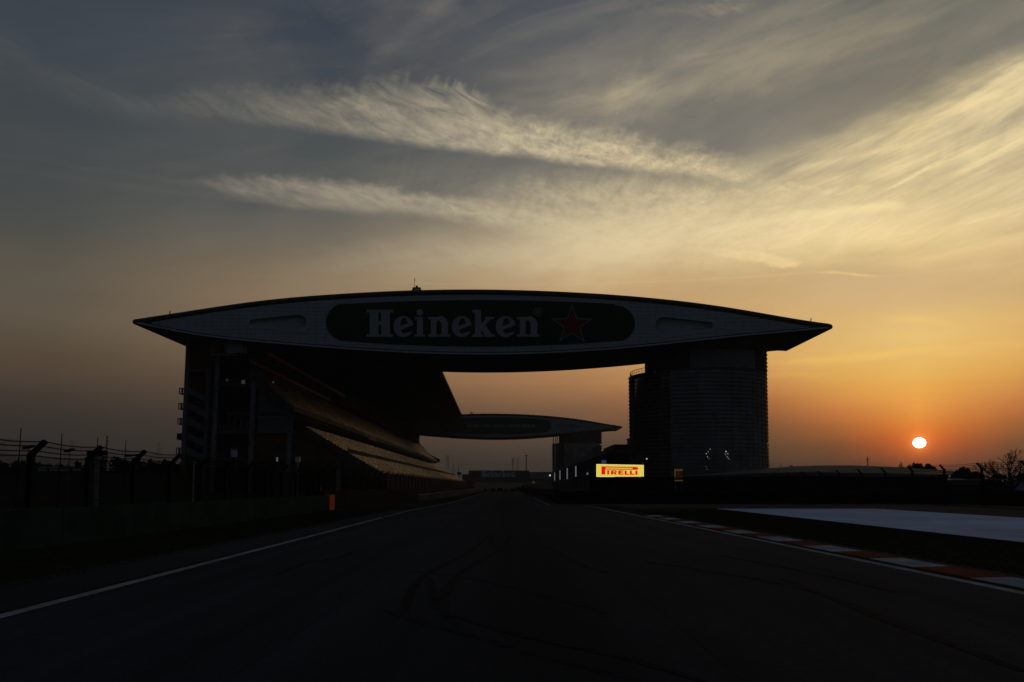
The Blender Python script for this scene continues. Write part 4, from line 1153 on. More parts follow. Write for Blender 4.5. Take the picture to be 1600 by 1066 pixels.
# suites at the back of the upper tier: two orange brown bands with glass between, then mullioned boxes farther on
s1, s2 = g2(391, 567), g2(420, 556)
def along(p, y): return p[0] + gx_(y)
Ys = 258.0
sb = MB()
for (p, q_), nm, m in (((s1, (s1[0] + .35, s1[1] + .75)), 'suite_sill', 'suite_band_glow'), ((s2, (s2[0] + .35, s2[1] + .65)), 'suite_header', 'suite_band_glow')):
    long_box(nm, m, p[0], q_[0], p[1], q_[1], YG0 - .5, Ys)
mb = MB(); mb.add([(s1[0] + .2 + gx_(YG0), YG0, s1[1] + .5), (s2[0] + gx_(YG0), YG0, s2[1] + .1), (s2[0] + gx_(Ys), Ys, s2[1] + .1), (s1[0] + .2 + gx_(Ys), Ys, s1[1] + .5)], [(0,1,2,3)])
sg = mb.build('suite_glazing', 'glass', gs, recalc=False)
for y in np.arange(YG0 + 3, Ys, 4.0):
    q = MB(); q.bar((s1[0] + .3 + gx_(y), y, s1[1] + .5), (s2[0] + .1 + gx_(y), y, s2[1] + .1), .12); q.build('mullion', 'steel', sg)
long_box('press_box', 'black_steel', s1[0] - 6, s2[0] - 1.2, s1[1] - .5, s2[1] + 5, Ys, 500)
for y in np.arange(Ys + 2, 420, 6.0):
    q = MB(); q.bar((s2[0] - 1.0 + gx_(y), y, s1[1] - .5), (s2[0] - 1.0 + gx_(y), y, s2[1] + 4), .35); q.build('mullion', 'steel', gs)
# roof from wing to wing
rx0, rz0 = at(690, 583, 198).x, at(690, 583, 198).z
mb = MB()
ya, yb = 198.0, 474.0
def rxx(y): return rx0 - 0.0098 * (y - 198)
P = [(rx0, rz0), (-36, rz0 + 5.5), (-68, rz0 + 9), (-68, rz0 + 10.2), (-36, rz0 + 6.8), (rx0, rz0 + .9)]
z2 = lambda x: float(wT(x + 3.2)) + 0.75
xe = at(722, 647, 474.0).x
PF = [(xe, z2(xe) - 1.1), (-46, z2(-46) - 1.1), (-70, z2(-70) - 1.1), (-70, z2(-70) - .4), (-46, z2(-46) - .4), (xe, z2(xe) - .4)]
mb.add([(x, ya, z) for x, z in P] + [(x, yb + .5, z) for x, z in PF], [(0,6,7,1), (1,7,8,2), (2,8,9,3), (3,9,10,4), (4,10,11,5), (5,11,6,0), (0,1,4,5), (1,2,3,4), (6,11,10,7), (7,10,9,8)])
mb.build('roof', 'shell', gs)
long_box('back_wall', 'concrete_dark', -69, -68.2, 0, rz0 + 8.6, YG0 + 8, 500)
long_box('back_wall_upper', 'concrete_dark', upper[0][0] - 9, upper[0][0] - 8.5, upper[0][1] - 8, rz0 + 6, YG0 + 2, 505)
# end frame at the far end, dark against the sky
q = MB(); c = at(640, 684, 500); q.box(c.x - .4, c.x + .4, 499.6, 500.4, c.z - 4, c.z + 6); q.build('end_column', 'concrete_dark', gs)
q = MB(); c = at(651, 692, 546); q.bar(at(641, 682, 546), at(663, 704, 546), .5, 2.2); q.build('end_parapet', 'concrete_dark', gs)
q = MB(); q.prism([(p.x, p.z) for p in (at(655, 697, 546), at(663, 704, 546), at(675, 712, 546), at(687.3, 718, 546), at(687.3, 722.5, 546), at(679, 723, 546), at(662, 716, 546))], 545, 546.3); q.build('end_fascia', 'concrete_dark', gs)
long_box('fascia_sign', 'star_red', fx_ + .5, fx_ + .62, fz_ - 1.0, fz_ + .5, YG0 * (459-790)/(573-790), YG0 * (459-790)/(588-790))

# near end of the stand: columns, decks with balustrades, green parapet box, escape stair tower with balconies
def zz(py, Y): return at(800, py, Y).z
def xx_(px, Y): return at(px, 700, Y).x
for px0, px1, py_top, Y in ((337.5, 332.5, 556, 175.0), (394.5, 391.0, 598, 175.0), (453, 450, 676, 175.2), (529.5, 529.5, 722, 178.5)):
    q = MB(); q.bar((xx_(px1, Y), Y, 0), (xx_(px0, Y), Y, zz(py_top, Y)), 0.85, 0.85, up=(0, 1, 0)); q.build('column', 'concrete', gs)
for py, x0, x1 in ((601, 340, 392), (674, 340, 392), (717, 340, 450)):
    q = MB(); q.box(xx_(x0, 176), xx_(x1, 176), 175.4, 186, zz(py + 4, 176), zz(py, 176)); dk = q.build('deck', 'concrete_dark', gs)
    bl = MB(); z = zz(py, 176)
    bl.bar((xx_(x0, 176), 175.5, z + 1.1), (xx_(x1, 176), 175.5, z + 1.1), .09); bl.bar((xx_(x0, 176), 175.5, z + .15), (xx_(x1, 176), 175.5, z + .15), .06)
    bl.build('balustrade', 'steel', dk)
    for t in np.linspace(x0, x1, 12):
        q = MB(); q.bar((xx_(t, 176), 175.5, z), (xx_(t, 176), 175.5, z + 1.1), .07); q.build('baluster', 'steel', dk)
q = MB()
for t in (352, 360, 362.5, 370, 372, 379, 382): q.bar((xx_(t, 176), 178, zz(669, 176)), (xx_(t, 176), 178, zz(652, 176)), .16)
q.bar((xx_(352, 176), 178, zz(652, 176)), (xx_(383, 176), 178, zz(652, 176)), .16)
q.build('door_frame', 'concrete', gs)
q = MB(); q.box(xx_(401, 175), xx_(458, 175), 174.6, 178, zz(676.5, 175), zz(672.5, 175)); q.box(xx_(402, 175), xx_(457, 175), 174.8, 175, zz(672.5, 175), zz(654, 175)); q.box(xx_(401, 175), xx_(458, 175), 174.6, 175.1, zz(654, 175), zz(650, 175))
pb = q.build('parapet', 'green_wall', gs)
for a, b in ((404, 416), (418, 434), (435, 450)):
    q = MB(); q.box(xx_(a, 175), xx_(b, 175), 174.72, 174.8, zz(670.5, 175), zz(656, 175)); q.build('panel', 'green_wall', pb)
q = MB(); q.box(xx_(401, 176), xx_(440, 176), 176.6, 177.2, zz(648, 176), zz(612, 176)); q.build('gable_wall', 'green_wall', gs)
q = MB(); q.box(xx_(413, 176), xx_(453, 176), 183, 183.5, 0, zz(690, 176)); q.build('ground_floor_wall', 'concrete', gs)
# pale balcony box and camera platform at the top
q = MB(); q.box(xx_(349, 174.5), xx_(375, 174.5), 174.0, 177, zz(552.5, 174.5), zz(531.5, 174.5)); q.build('top_wall', 'cladding', gs)
q = MB(); q.box(xx_(327, 174.5), xx_(368, 174.5), 173.8, 177, zz(557, 174.5), zz(553, 174.5)); q.build('top_deck', 'concrete', gs)
q = MB()
for a, b in (((329, 533), (351, 533)), ((329, 533), (329, 552)), ((350, 533), (350, 552))): q.bar((xx_(a[0], 174), 174, zz(a[1], 174)), (xx_(b[0], 174), 174, zz(b[1], 174)), .28)
for t in (333, 338, 343): q.bar((xx_(t, 174), 174.1, zz(534, 174)), (xx_(t, 174), 174.1, zz(552, 174)), .10)
q.build('railing', 'concrete', gs)
for px, py, w in ((373.5, 545, 7), (379, 546.5, 2.5), (383.5, 547.5, 2.5)):
    q = MB(); a = at(px, py + 5, 173.5); b = at(px + 1.5, py - 5, 173.5); q.bar(a, b, w * .13, .4, up=(0, 1, 0)); q.build('camera_hood', 'cladding', gs)
for px, py, r_ in ((380, 597, .32), (355, 594, .24), (427, 597.5, .13)):
    c = at(px, py, 175.0 if px < 400 else 173.0); q = MB(); q.box(c.x - r_, c.x + r_, c.y - .1, c.y + .1, c.z - r_ * 1.2, c.z + r_ * 1.2); q.build('lit_window', mat('dim_window_glass_%d' % px, (.3, .28, .24), .5, .05, emit=(1.0, .78, .55), estr=.03 if px == 380 else (.010 if px == 355 else .035)), gs)
q = MB(); c = at(433, 718, 170); q.box(c.x - .16, c.x + .16, 169.9, 170.1, c.z - .42, c.z + .45); q.build('wall_lamp', mat('dim_lamp_glass', (.5, .5, .48), .5, .02, emit=(1.0, .95, .85), estr=.07), gs)

st = thing('stair_tower', 'escape stair tower with red walls and five small balconies at the near grandstand end', 'stair tower', (xx_(312, 177), 177, 0))
xl_, xr_ = xx_(289.5, 177), xx_(330, 177)
q = MB(); q.box(xl_ + .3, xr_ - .2, 179.5, 180, 0, 33.2); q.build('red_wall', 'red_wall', st)
q = MB(); q.box(xl_ + .6, xr_ + 1.0, 177.9, 178.2, zz(576, 177), zz(548, 177)); q.build('red_panel', 'red_wall', st)
q = MB(); q.bar((xl_ - .5, 177.2, 0), (xl_ + .15, 177.2, 33.2), .9, .9, up=(0, 1, 0)); q.build('corner_column', 'concrete', st)
q = MB(); q.bar((xr_ - 1.4, 177.2, 0), (xr_ - .9, 177.2, zz(576, 177)), .8, .8, up=(0, 1, 0)); q.build('column', 'green_wall', st)
q = MB(); q.box(xl_ - .1, xl_ + .2, 177.5, 190, 0, 33.2); q.build('side_wall', 'green_wall', st)
q = MB(); q.box(xl_ + .3, xr_ - .9, 177.0, 177.6, zz(581, 177), zz(577, 177)); q.build('top_beam', 'green_wall', st)
lv = [z for z in (612.5, 636.5, 660, 684, 706.5)]
for k, py in enumerate(lv):
    z1 = zz(py - 8, 177); z0 = zz(py + 12, 177)
    q = MB(); P = [(xl_ + .3, z1), (xr_ - 1.0, z1 - 2.0), (xr_ - 1.0, z1 - 3.4), (xl_ + .3, z1 - 1.4)]; q.prism(P, 176.9, 177.3); q.build('flight', 'green_wall', st)
    q = MB(); q.box(xl_ + .3, xr_ - 1.0, 177.4, 179.4, z1 - 3.3, z1 - 3.1); q.build('landing', 'concrete_dark', st)
    # balcony sticking out to the left
    yb_ = 177.0; bx0 = xl_ - 1.85 - .06*k; bx1 = xl_ + .1 - .06*k; zb = zz(py + 2, 177)
    q = MB(); P = [(bx0, zb - .12), (bx1, zb - .45), (bx1, zb - .0), (bx0, zb + .02)]; q.prism(P, yb_ + .6, yb_ + 2.2); bal = q.build('balcony', 'concrete_dark', st)
    q = MB()
    for yy in (yb_ + .65, yb_ + 2.15): q.bar((bx0 + .05, yy, zb + 1.15), (bx1, yy, zb + 1.15), .12)
    q.bar((bx0 + .05, yb_ + .65, zb + 1.15), (bx0 + .05, yb_ + 2.15, zb + 1.15), .12)
    q.build('handrail', 'black_steel', bal)
    for t in np.linspace(0.03, 0.97, 6):
        for yy in (yb_ + .65, yb_ + 2.15):
            q = MB(); q.bar((bx0 + (bx1-bx0)*t, yy, zb - .05), (bx0 + (bx1-bx0)*t, yy, zb + 1.15), .10 if t > .05 else .15); q.build('baluster', 'black_steel', bal)
    if k == 3:
        q = MB(); q.box(bx0, bx1, yb_ + .5, yb_ + .56, zb, zb + 1.2); q.build('screen', 'black_steel', bal)
# floor lines right of the stair
for py in (624, 648, 672, 696):
    q = MB(); q.bar((xr_ - .9, 177.3, zz(py, 177)), (xx_(337, 177), 177.3, zz(py, 177)), .16); q.build('floor_edge', 'concrete', st)

# ------------------------------------------------------------------ pit building on the right of the straight
pb_ = thing('pit_building', 'long low pit building between the two round towers', 'pit building', (34, 330, 0))
def pbox(nm, m, x0, x1, y0, y1, z0, z1, parent=pb_):
    q = MB(); q.box(x0, x1, y0, y1, z0, z1); return q.build(nm, m, parent)
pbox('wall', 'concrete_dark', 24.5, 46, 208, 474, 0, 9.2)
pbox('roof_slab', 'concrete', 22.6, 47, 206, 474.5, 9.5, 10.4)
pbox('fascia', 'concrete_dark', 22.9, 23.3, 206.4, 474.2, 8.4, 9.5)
for y in np.arange(215, 470, 12.0):
    q = pbox('garage_door', 'steel', 24.38, 24.5, y + 1, y + 9, 0.1, 4.0)
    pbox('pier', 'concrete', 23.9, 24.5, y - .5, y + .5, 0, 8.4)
for y in np.arange(215, 470, 12.0):
    w = pbox('window', 'glass', 24.36, 24.5, y + 1.2, y + 10.8, 5.0, 8.0)
    for t in (3.6, 6.0, 8.4): pbox('mullion', 'steel', 24.28, 24.36, y + t - .08, y + t + .08, 5.0, 8.0, w)
for px, y0_, y1_, z0_, z1_ in ((918, 250, 250.5, 4.0, 5.6), (899.8, 293, 293.5, 4.4, 8.5), (886.3, 341, 341.6, 4.5, 8.8), (875, 391, 391.7, 4.7, 8.8), (866.6, 444, 444.6, 4.7, 8.8)):
    c = at(px, 740, y0_); pbox('light_tube', 'tube_light', c.x - .19, c.x + .19, y0_, y1_, z0_, z1_)
# terrace screen of white slats near the tower, roof plant boxes and a hut
sc_ = pbox('roof_screen', 'concrete', 22.7, 22.8, 218, 252, 10.4, 10.8)
for y in np.arange(218, 252.1, 2.4):
    q = MB(); q.box(22.6, 22.9, y, y + 1.5, 10.8, 12.2); q.build('slat', 'concrete', sc_)
for y, h in ((260, 1.2), (268, .9), (290, 1.3), (312, 1.4), (342, 1.5), (372, 1.1)): pbox('roof_plant', 'concrete', 23.6, 25.2, y, y + 3, 10.4, 10.4 + h)
pbox('upper_storey', 'concrete_dark', 25.4, 42, 212, 236, 10.4, 12.0)
pbox('roof_hut', 'concrete', 30.0, 32.4, 218, 222, 12.0, 13.6)
pbox('hut_roof', 'black_steel', 29.8, 32.6, 217.8, 222.2, 13.6, 13.85)
for px, py, Y, r_ in ((982.3, 698.4, 214, .20), (1010.5, 717, 170, .12), (859.3, 743, 440, .38)):
    c = at(px, py, Y); q = MB(); q.tube(c - Vector((0, 0, r_)), c + Vector((0, 0, r_)), r_, r_, 6); q.build('flood_lamp', 'lamp_white', pb_)

# ------------------------------------------------------------------ left barrier with debris fence
XB = -12.3
lb = thing('barrier', 'low green belt covered barrier along the grass on the left', 'barrier', (XB, 35, 0))
y = 8.0; k = 0
while y < 57.4:
    y1 = min(y + 3.1, 57.4)
    q = MB(); hz = 1.0 + 0.02 * math.sin(k * 2.1)
    q.prism([(XB - .55, 0), (XB + .02, 0), (XB - .02 + .01*math.sin(k*1.7), hz), (XB - .5, hz)], y + .015, y1 - .015)
    q.build('barrier_panel', 'green_barrier', lb); y = y1; k += 1
tag(MB().box(XB - .22, XB + .04, 57.6, 59.2, 0, 1.02).build('marker_board', 'orange'), 'orange board closing the end of the green barrier', 'marker board')

def debris_fence(label, X, ys, z0, z_bend, z_top, lean, mesh_y, pitch, X_of=None, post_w=0.135, nwire=(1.2, 1.8, 2.2)):
    root = thing('debris_fence', label, 'fence', (X, ys[0], 0), 'debris fences')
    XF = (lambda y: X) if X_of is None else X_of
    proto = None
    for y in ys:
        x = XF(y)
        q = MB(); q.bar((x, y, z0), (x, y, z_bend + .05), post_w, post_w * .8, up=(0, 1, 0))
        for d in (-post_w*.42, post_w*.42): q.bar((x + d, y, z0), (x + d, y, z_bend + .04), .03, post_w * 1.25, up=(0, 1, 0))
        po = q.build('post', 'black_steel', root)
        a = MB(); a.bar((x - .02*lean, y, z_bend), (x + lean, y, z_top), post_w * .85, post_w * 1.1, up=(0, 1, 0)); a.build('arm', 'black_steel', po)
    for z in nwire:
        w = MB(); P = []
        for ya, yb in zip(ys[:-1], ys[1:]):
            for t in np.linspace(0, 1, 5)[:-1]: P.append((XF(ya + (yb-ya)*t) + .03, ya + (yb-ya)*t, z - .05*math.sin(math.pi*t)))
        P.append((XF(ys[-1]) + .03, ys[-1], z)); w.path(P, .011, 4); w.build('wire', 'black_steel', root)
    for t_ in (0.02, 0.33, 0.66, 0.98):
        w = MB(); P = []
        for ya, yb in zip(ys[:-1], ys[1:]):
            for t in np.linspace(0, 1, 7)[:-1]: P.append((XF(ya) + lean*t_, ya + (yb-ya)*t, z_bend + (z_top-z_bend)*t_ - (.07 if t_ > .9 else .05)*math.sin(math.pi*t)))
        P.append((XF(ys[-1]) + lean*t_, ys[-1], z_bend + (z_top-z_bend)*t_)); w.path(P, .014, 4); w.build('top_wire', 'black_steel', root)
    if pitch:
        m = MB(); ya, yb = mesh_y; H0, H1 = z0 + .02, z_bend; L_ = H1 - H0; r = 0.0062
        def seg(pa, pb):
            (y0, z0_), (y1, z1_) = pa, pb
            x0, x1 = XF(y0), XF(y1)
            dy, dz = y1-y0, z1_-z0_; ll = math.hypot(dy, dz); ny, nz = -dz/ll*r, dy/ll*r
            o = len(m.v)
            m.v += [(x0, y0+ny, z0_+nz), (x0, y0-ny, z0_-nz), (x1, y1-ny, z1_-nz), (x1, y1+ny, z1_+nz), (x0 + r*1.2, y0, z0_), (x1 + r*1.2, y1, z1_)]
            m.f += [(o, o+1, o+2, o+3), (o, o+3, o+5, o+4), (o+1, o+4, o+5, o+2)]
        n = int((yb - ya + L_) / pitch)
        for i in range(n):
            s = ya - L_ + i*pitch
            for sg in (1, -1):
                a0, a1 = max(ya, s), min(yb, s + L_)
                if a1 - a0 < .02: continue
                if sg == 1: seg((a0, H0 + (a0 - s)), (a1, H0 + (a1 - s)))
                else: seg((a0, H1 - (a0 - s)), (a1, H1 - (a1 - s)))
        # the mesh carries on up the leaning arm as upright strands
        for yy in np.arange(ya, yb, pitch * .75):
            x = XF(yy); o = len(m.v)
            ru = r * 1.1; m.v += [(x, yy - ru, z_bend), (x, yy + ru, z_bend), (x + lean*.97, yy + ru, z_top - .03), (x + lean*.97, yy - ru, z_top - .03)]
            m.f += [(o, o+1, o+2, o+3)]
        tag(m.build('chain_link', 'black_steel', root, recalc=False), kind='stuff')
    return root
debris_fence('near debris fence of bent posts and chain link behind the green barrier on the left', XB - .5, [10.3 + 3.1*i for i in range(16)], 0.95, 2.42, 2.80, 0.37, (10.3, 56.8), 0.085)

# guard wall and fence that carry on along the stand
def wx(y): return float(np.interp(y, [58, 97, 185, 450], [-12.8, -9.6, -9.3, -11.5]))
gw = thing('guard_wall', 'pale topped concrete guard wall along the left of the far straight', 'wall', (-9.5, 250, 0))
yy_ = [92] + list(range(100, 450, 14))
for a, b in zip(yy_[:-1], yy_[1:]):
    q = MB(); h = lambda y: float(np.interp(y, [92, 130, 260, 450], [.62, .8, 1.0, 1.1])); 
    q.add([(wx(a), a + .03, 0), (wx(a) - .45, a + .03, 0), (wx(a) - .35, a + .03, h(a)), (wx(a) - .08, a + .03, h(a)), (wx(b), b - .03, 0), (wx(b) - .45, b - .03, 0), (wx(b) - .35, b - .03, h(b)), (wx(b) - .08, b - .03, h(b))],
          [(0,1,2,3), (7,6,5,4), (1,5,6,2), (2,6,7,3), (0,3,7,4)])
    wb_ = q.build('wall_block', 'concrete_dark', gw)
    q = MB(); q.bar((wx(a) - .22, a + .03, h(a) + .035), (wx(b) - .22, b - .03, h(b) + .035), .28, .06); q.build('cap', 'concrete', wb_)
debris_fence('far debris fence with close dark posts in front of the grandstand', -14.5, [60 + 4.0*i for i in range(60)], 0.0, 2.9, 3.2, 0.35, (60, 300), 0.0, X_of=lambda y: float(np.interp(y, [58, 97, 300], [-13.2, -13.6, -13.0])), post_w=.09)
tb = thing('tyre_barrier', 'dark tyre barrier below the far debris fence on the left', 'tyre barrier', (-13, 100, 0))
for a in range(60, 300, 8):
    q = MB(); q.box(-13.4 - .6, -13.4 + .1, a + .1, a + 7.9, 0, 1.3); q.build('barrier_block', 'tyre', tb)

# poles, lamps and small boards behind the left fence
def pole(px, py, Y, r, lean, label, group=None, name='thin_pole', cat='pole', m='black_steel'):
    t = at(px, py, Y); q = MB(); q.tube((t.x - lean, Y, 0), (t.x, Y, t.z), r, r * .7, 6)
    return tag(q.build(name, m), label, cat, group)
for (px, py, Y), lab in zip(((33, 669, 52), (97, 677, 57), (153, 683, 62), (197, 688, 66)), ('leftmost tall thin dark pole beyond the left fence', 'tall thin pole between the first two fence posts', 'tall thin pole just right of the second fence post', 'tall thin pole left of the third fence post')):
    pole(px, py, Y, .045, .17, lab, 'thin poles beyond the left fence')
def street_lamp(px, py, Y, label, w=14, tilt=3.5, pale=False, base_px=None):
    t = at(px, py, Y); root = thing('street_lamp', label, 'street lamp', (t.x, Y, 0), 'lamps beyond the left fence')
    q = MB(); q.tube((t.x, Y, 0), (t.x, Y, t.z), .055 if not pale else .085, .04 if not pale else .075, 6); q.build('pole', 'galv' if pale else 'steel', root)
    s = Y / F; q = MB(); q.bar((t.x - w*.55*s, Y, t.z - tilt*.5*s), (t.x + w*.5*s, Y, t.z + tilt*.6*s), .5, .13, up=(0, 0, 1)); q.build('lamp_head', 'black_steel', root)
street_lamp(45, 699, 60, 'street lamp with flat tilted head left of the first fence post')
street_lamp(108.5, 704, 66, 'street lamp with flat tilted head above the long white and blue shed', w=12)
street_lamp(152.5, 708.5, 26.8, 'pale lamp post standing right behind the second fence post', w=20, tilt=2.4, pale=True)
street_lamp(206, 712, 75, 'street lamp with dark head at the third fence post', w=18, tilt=2)
def post_box(px, py, Y, w, h, m, label, base=True):
    t = at(px, py, Y); s = Y / F; root = thing('signal_post', label, 'post', (t.x, Y, 0))
    q = MB(); q.tube((t.x, Y, 0), (t.x, Y, t.z), .06, .05, 6); q.build('pole', 'galv', root)
    q = MB(); q.box(t.x - w*s/2, t.x + w*s/2, Y - .12, Y + .12, t.z - h*s/2, t.z + h*s/2); b = q.build('box', m, root)
    q = MB(); q.box(t.x - w*s*.62, t.x + w*s*.62, Y - .3, Y + .16, t.z + h*s*.5, t.z + h*s*.66); q.build('hood', 'concrete', b)
post_box(303, 724, 48, 3, 4, 'steel', 'pale post with small box in front of the stair tower')
post_box(465.5, 718, 82, 7, 9, 'white_sheet', 'post carrying a small pale box in front of the grandstand end')
t_ = at(366, 707, 165); s_ = 165 / F
bb = thing('notice_board', 'small bluish white board on legs under the near end of the grandstand', 'notice board', (t_.x, 165, 0))
MB().box(t_.x - 5*s_, t_.x + 5*s_, 164.9, 165.1, t_.z - 7*s_, t_.z + 3.5*s_).build('panel', 'blue_sheet', bb)
MB().box(t_.x - 5.2*s_, t_.x + 5.2*s_, 164.8, 165.2, t_.z + 4.2*s_, t_.z + 7*s_).build('hood', 'concrete', bb)
q = MB()
for d in (-4, 4): q.tube((t_.x + d*s_, 165, 0), (t_.x + d*s_, 165, t_.z - 7*s_), .08, .08, 6)
q.build('frame', 'steel', bb)
t_ = at(498.5, 763, 64); q = MB(); q.tube(t_ - Vector((0, 0, .17)), t_ + Vector((0, 0, .17)), .17, .17, 10)
ex = tag(thing('red_drum', 'small round red object on a dark stand behind the green barrier', 'drum', (t_.x, 64, 0)))
q.build('drum_body', 'red_paint', ex)
q = MB(); q.box(t_.x - .22, t_.x + .22, 63.85, 64.15, 0, t_.z - .17); q.build('stand', 'black_steel', ex)

# ------------------------------------------------------------------ trees
def crown(c, rx_, ry_, rz_, n, s, mb, seed, lump=7):
    rg = np.random.default_rng(seed)
    lumps = [(np.array([0, 0, -.1]), .80), (np.array([0, 0, -.45]), .85)]
    for k in range(lump):
        a = rg.uniform(0, 2*math.pi); e = rg.uniform(-.2, .95); rr = rg.uniform(.30, .48)
        o = np.array([math.cos(a) * math.sqrt(max(0, 1 - e*e)), math.sin(a) * math.sqrt(max(0, 1 - e*e)), e]) * (1 - rr * .9)
        lumps.append((o, rr))
    for i in range(n):
        o, r = lumps[rg.integers(len(lumps))]
        d = rg.normal(0, 1, 3); d /= np.linalg.norm(d) + 1e-9
        p = o + d * r * rg.random() ** 0.4
        if p[2] < -1.0: continue
        p = np.array(c) + p * (rx_, ry_, rz_)
        a = rg.normal(0, 1, 3); a /= np.linalg.norm(a); b = np.cross(a, rg.normal(0, 1, 3)); b /= np.linalg.norm(b) + 1e-9
        ss = s * rg.uniform(.6, 1.3)
        mb.add([p - a*ss, p + b*ss*.7, p + a*ss, p - b*ss*.7], [(0, 1, 2, 3)])
def tree(px, top, Y, w, label, group, name='tree', cat='tree', seed=0, m='leaf', n=900, lump=8, base=0.05):
    t = at(px, top, Y); s = Y / F; W_ = w * s / 2
    H = t.z; root = thing(name, label, cat, (t.x, Y, 0), group)
    q = MB(); q.tube((t.x, Y, 0), (t.x + .1, Y, H * .55), max(.10, H * .035), .05, 6)
    rg = random.Random(seed)
    for k in range(5):
        a = rg.uniform(0, 6.28); q.tube((t.x, Y, H * rg.uniform(.25, .45)), (t.x + math.cos(a)*W_*.6, Y + math.sin(a)*W_*.6, H * rg.uniform(.55, .8)), .06, .02, 4)
    q.build('trunk', 'bark', root, recalc=False)
    q = MB(); zc = H * (base + 1) / 2
    crown((t.x, Y, zc), W_, W_, H * (1 - base) / 2, n, max(.16, W_ * .15), q, seed + 11, lump)
    q.build('crown', m, root, recalc=False)
    return root
G_ = 'trees on the skyline at the left'
TL = [(-18, 716, 190, 66, 'rounded tree at the left edge behind the fence'), (22, 717, 200, 58, 'low rounded tree under the leftmost thin pole'), (62, 721, 215, 44, 'flat topped tree just right of the first fence post'),
      (98, 724, 230, 48, 'low wide tree behind the white and blue shed'), (124, 719, 205, 26, 'small dark tree at the right end of the white and blue shed'), (147, 706, 190, 26, 'tree hidden partly by the second fence post'),
      (160, 708, 180, 22, 'upright dark tree right beside the pale lamp post'), (184, 712, 210, 34, 'round crowned tree below the bare poplar'), (206, 714, 200, 42, 'dense tree behind the third fence post'),
      (232, 717, 220, 36, 'tree between the third and fourth fence posts'), (253, 716, 230, 36, 'tree under the distant pylon left of the grandstand'), (276, 721, 210, 34, 'tree at the foot of the stair tower')]
for k, (px, ty, Y, w, lab) in enumerate(TL): tree(px, ty, Y, w, lab, G_, seed=40 + k, m='leaf' if k % 3 else 'leaf_grey')
# the wood farther off that closes the gaps
wood = MB(); rgw = random.Random(77)
for k in range(46):
    x = -310 + 5.6 * k; y = 250 + rgw.uniform(0, 25); h = rgw.uniform(5.2, 8.0)
    crown((x, y, h * .5), 5.5, 4.5, h * .5, 150, 1.0, wood, 300 + k, 5)
tag(wood.build('far_wood', 'leaf', recalc=False), 'dark distant wood on the skyline behind the trees at the left', 'wood', kind='stuff')
# slim bare poplar
t_ = at(167.5, 680, 150); pr = thing('poplar', 'slim bare poplar standing taller than the other trees at the left', 'tree', (t_.x, 150, 0))
q = MB(); q.tube((t_.x, 150, 0), (t_.x, 150, t_.z), .12, .02, 6); q.build('trunk', 'bark', pr, recalc=False)
q = MB(); rg = random.Random(5)
for k in range(150):
    z = rg.uniform(t_.z * .45, t_.z * .97); a = rg.uniform(0, 6.28); L_ = .95 * (1 - (z / t_.z - .45)) * rg.uniform(.5, 1.0)
    q.tube((t_.x, 150, z), (t_.x + math.cos(a)*L_*.5, 150 + math.sin(a)*L_*.5, z + L_*.9), .03, .012, 3, caps=False)
q.build('crown', 'bark', pr, recalc=False)
GR = 'trees and bushes on the skyline at the right'
for k, (px, ty, Y, w, lab, nm, cat, n) in enumerate([
    (1409, 718.5, 190, 24, 'small bushy tree left of the pair below the setting sun', 'tree', 'tree', 260), (1424, 720, 195, 21, 'small ragged tree just right of its twin below the setting sun', 'tree', 'tree', 260),
    (1441, 723, 185, 44, 'low rounded bush below and right of the setting sun', 'bush', 'bush', 380), (1470, 731, 180, 26, 'low dark bush at the right end of the long hall roof', 'bush', 'bush', 300),
    (1509, 730.5, 140, 48, 'large dark rounded tree between two bent fence posts at the right', 'tree', 'tree', 620), (1528, 736, 150, 26, 'dark tree leaning on the left side of the bare tree', 'tree', 'tree', 380),
    (1562, 741, 160, 40, 'low dark bush under the bare tree at the right edge', 'bush', 'bush', 420), (1602, 740, 165, 40, 'dark bush cut by the right edge of the picture', 'bush', 'bush', 400),
    (1235, 725.5, 260, 14, 'tiny dark treetop rising over the left end of the hall roof', 'tree', 'tree', 220)]):
    tree(px, ty, Y, w, lab, GR, nm, cat, 90 + k, n=int(n * 2.2))
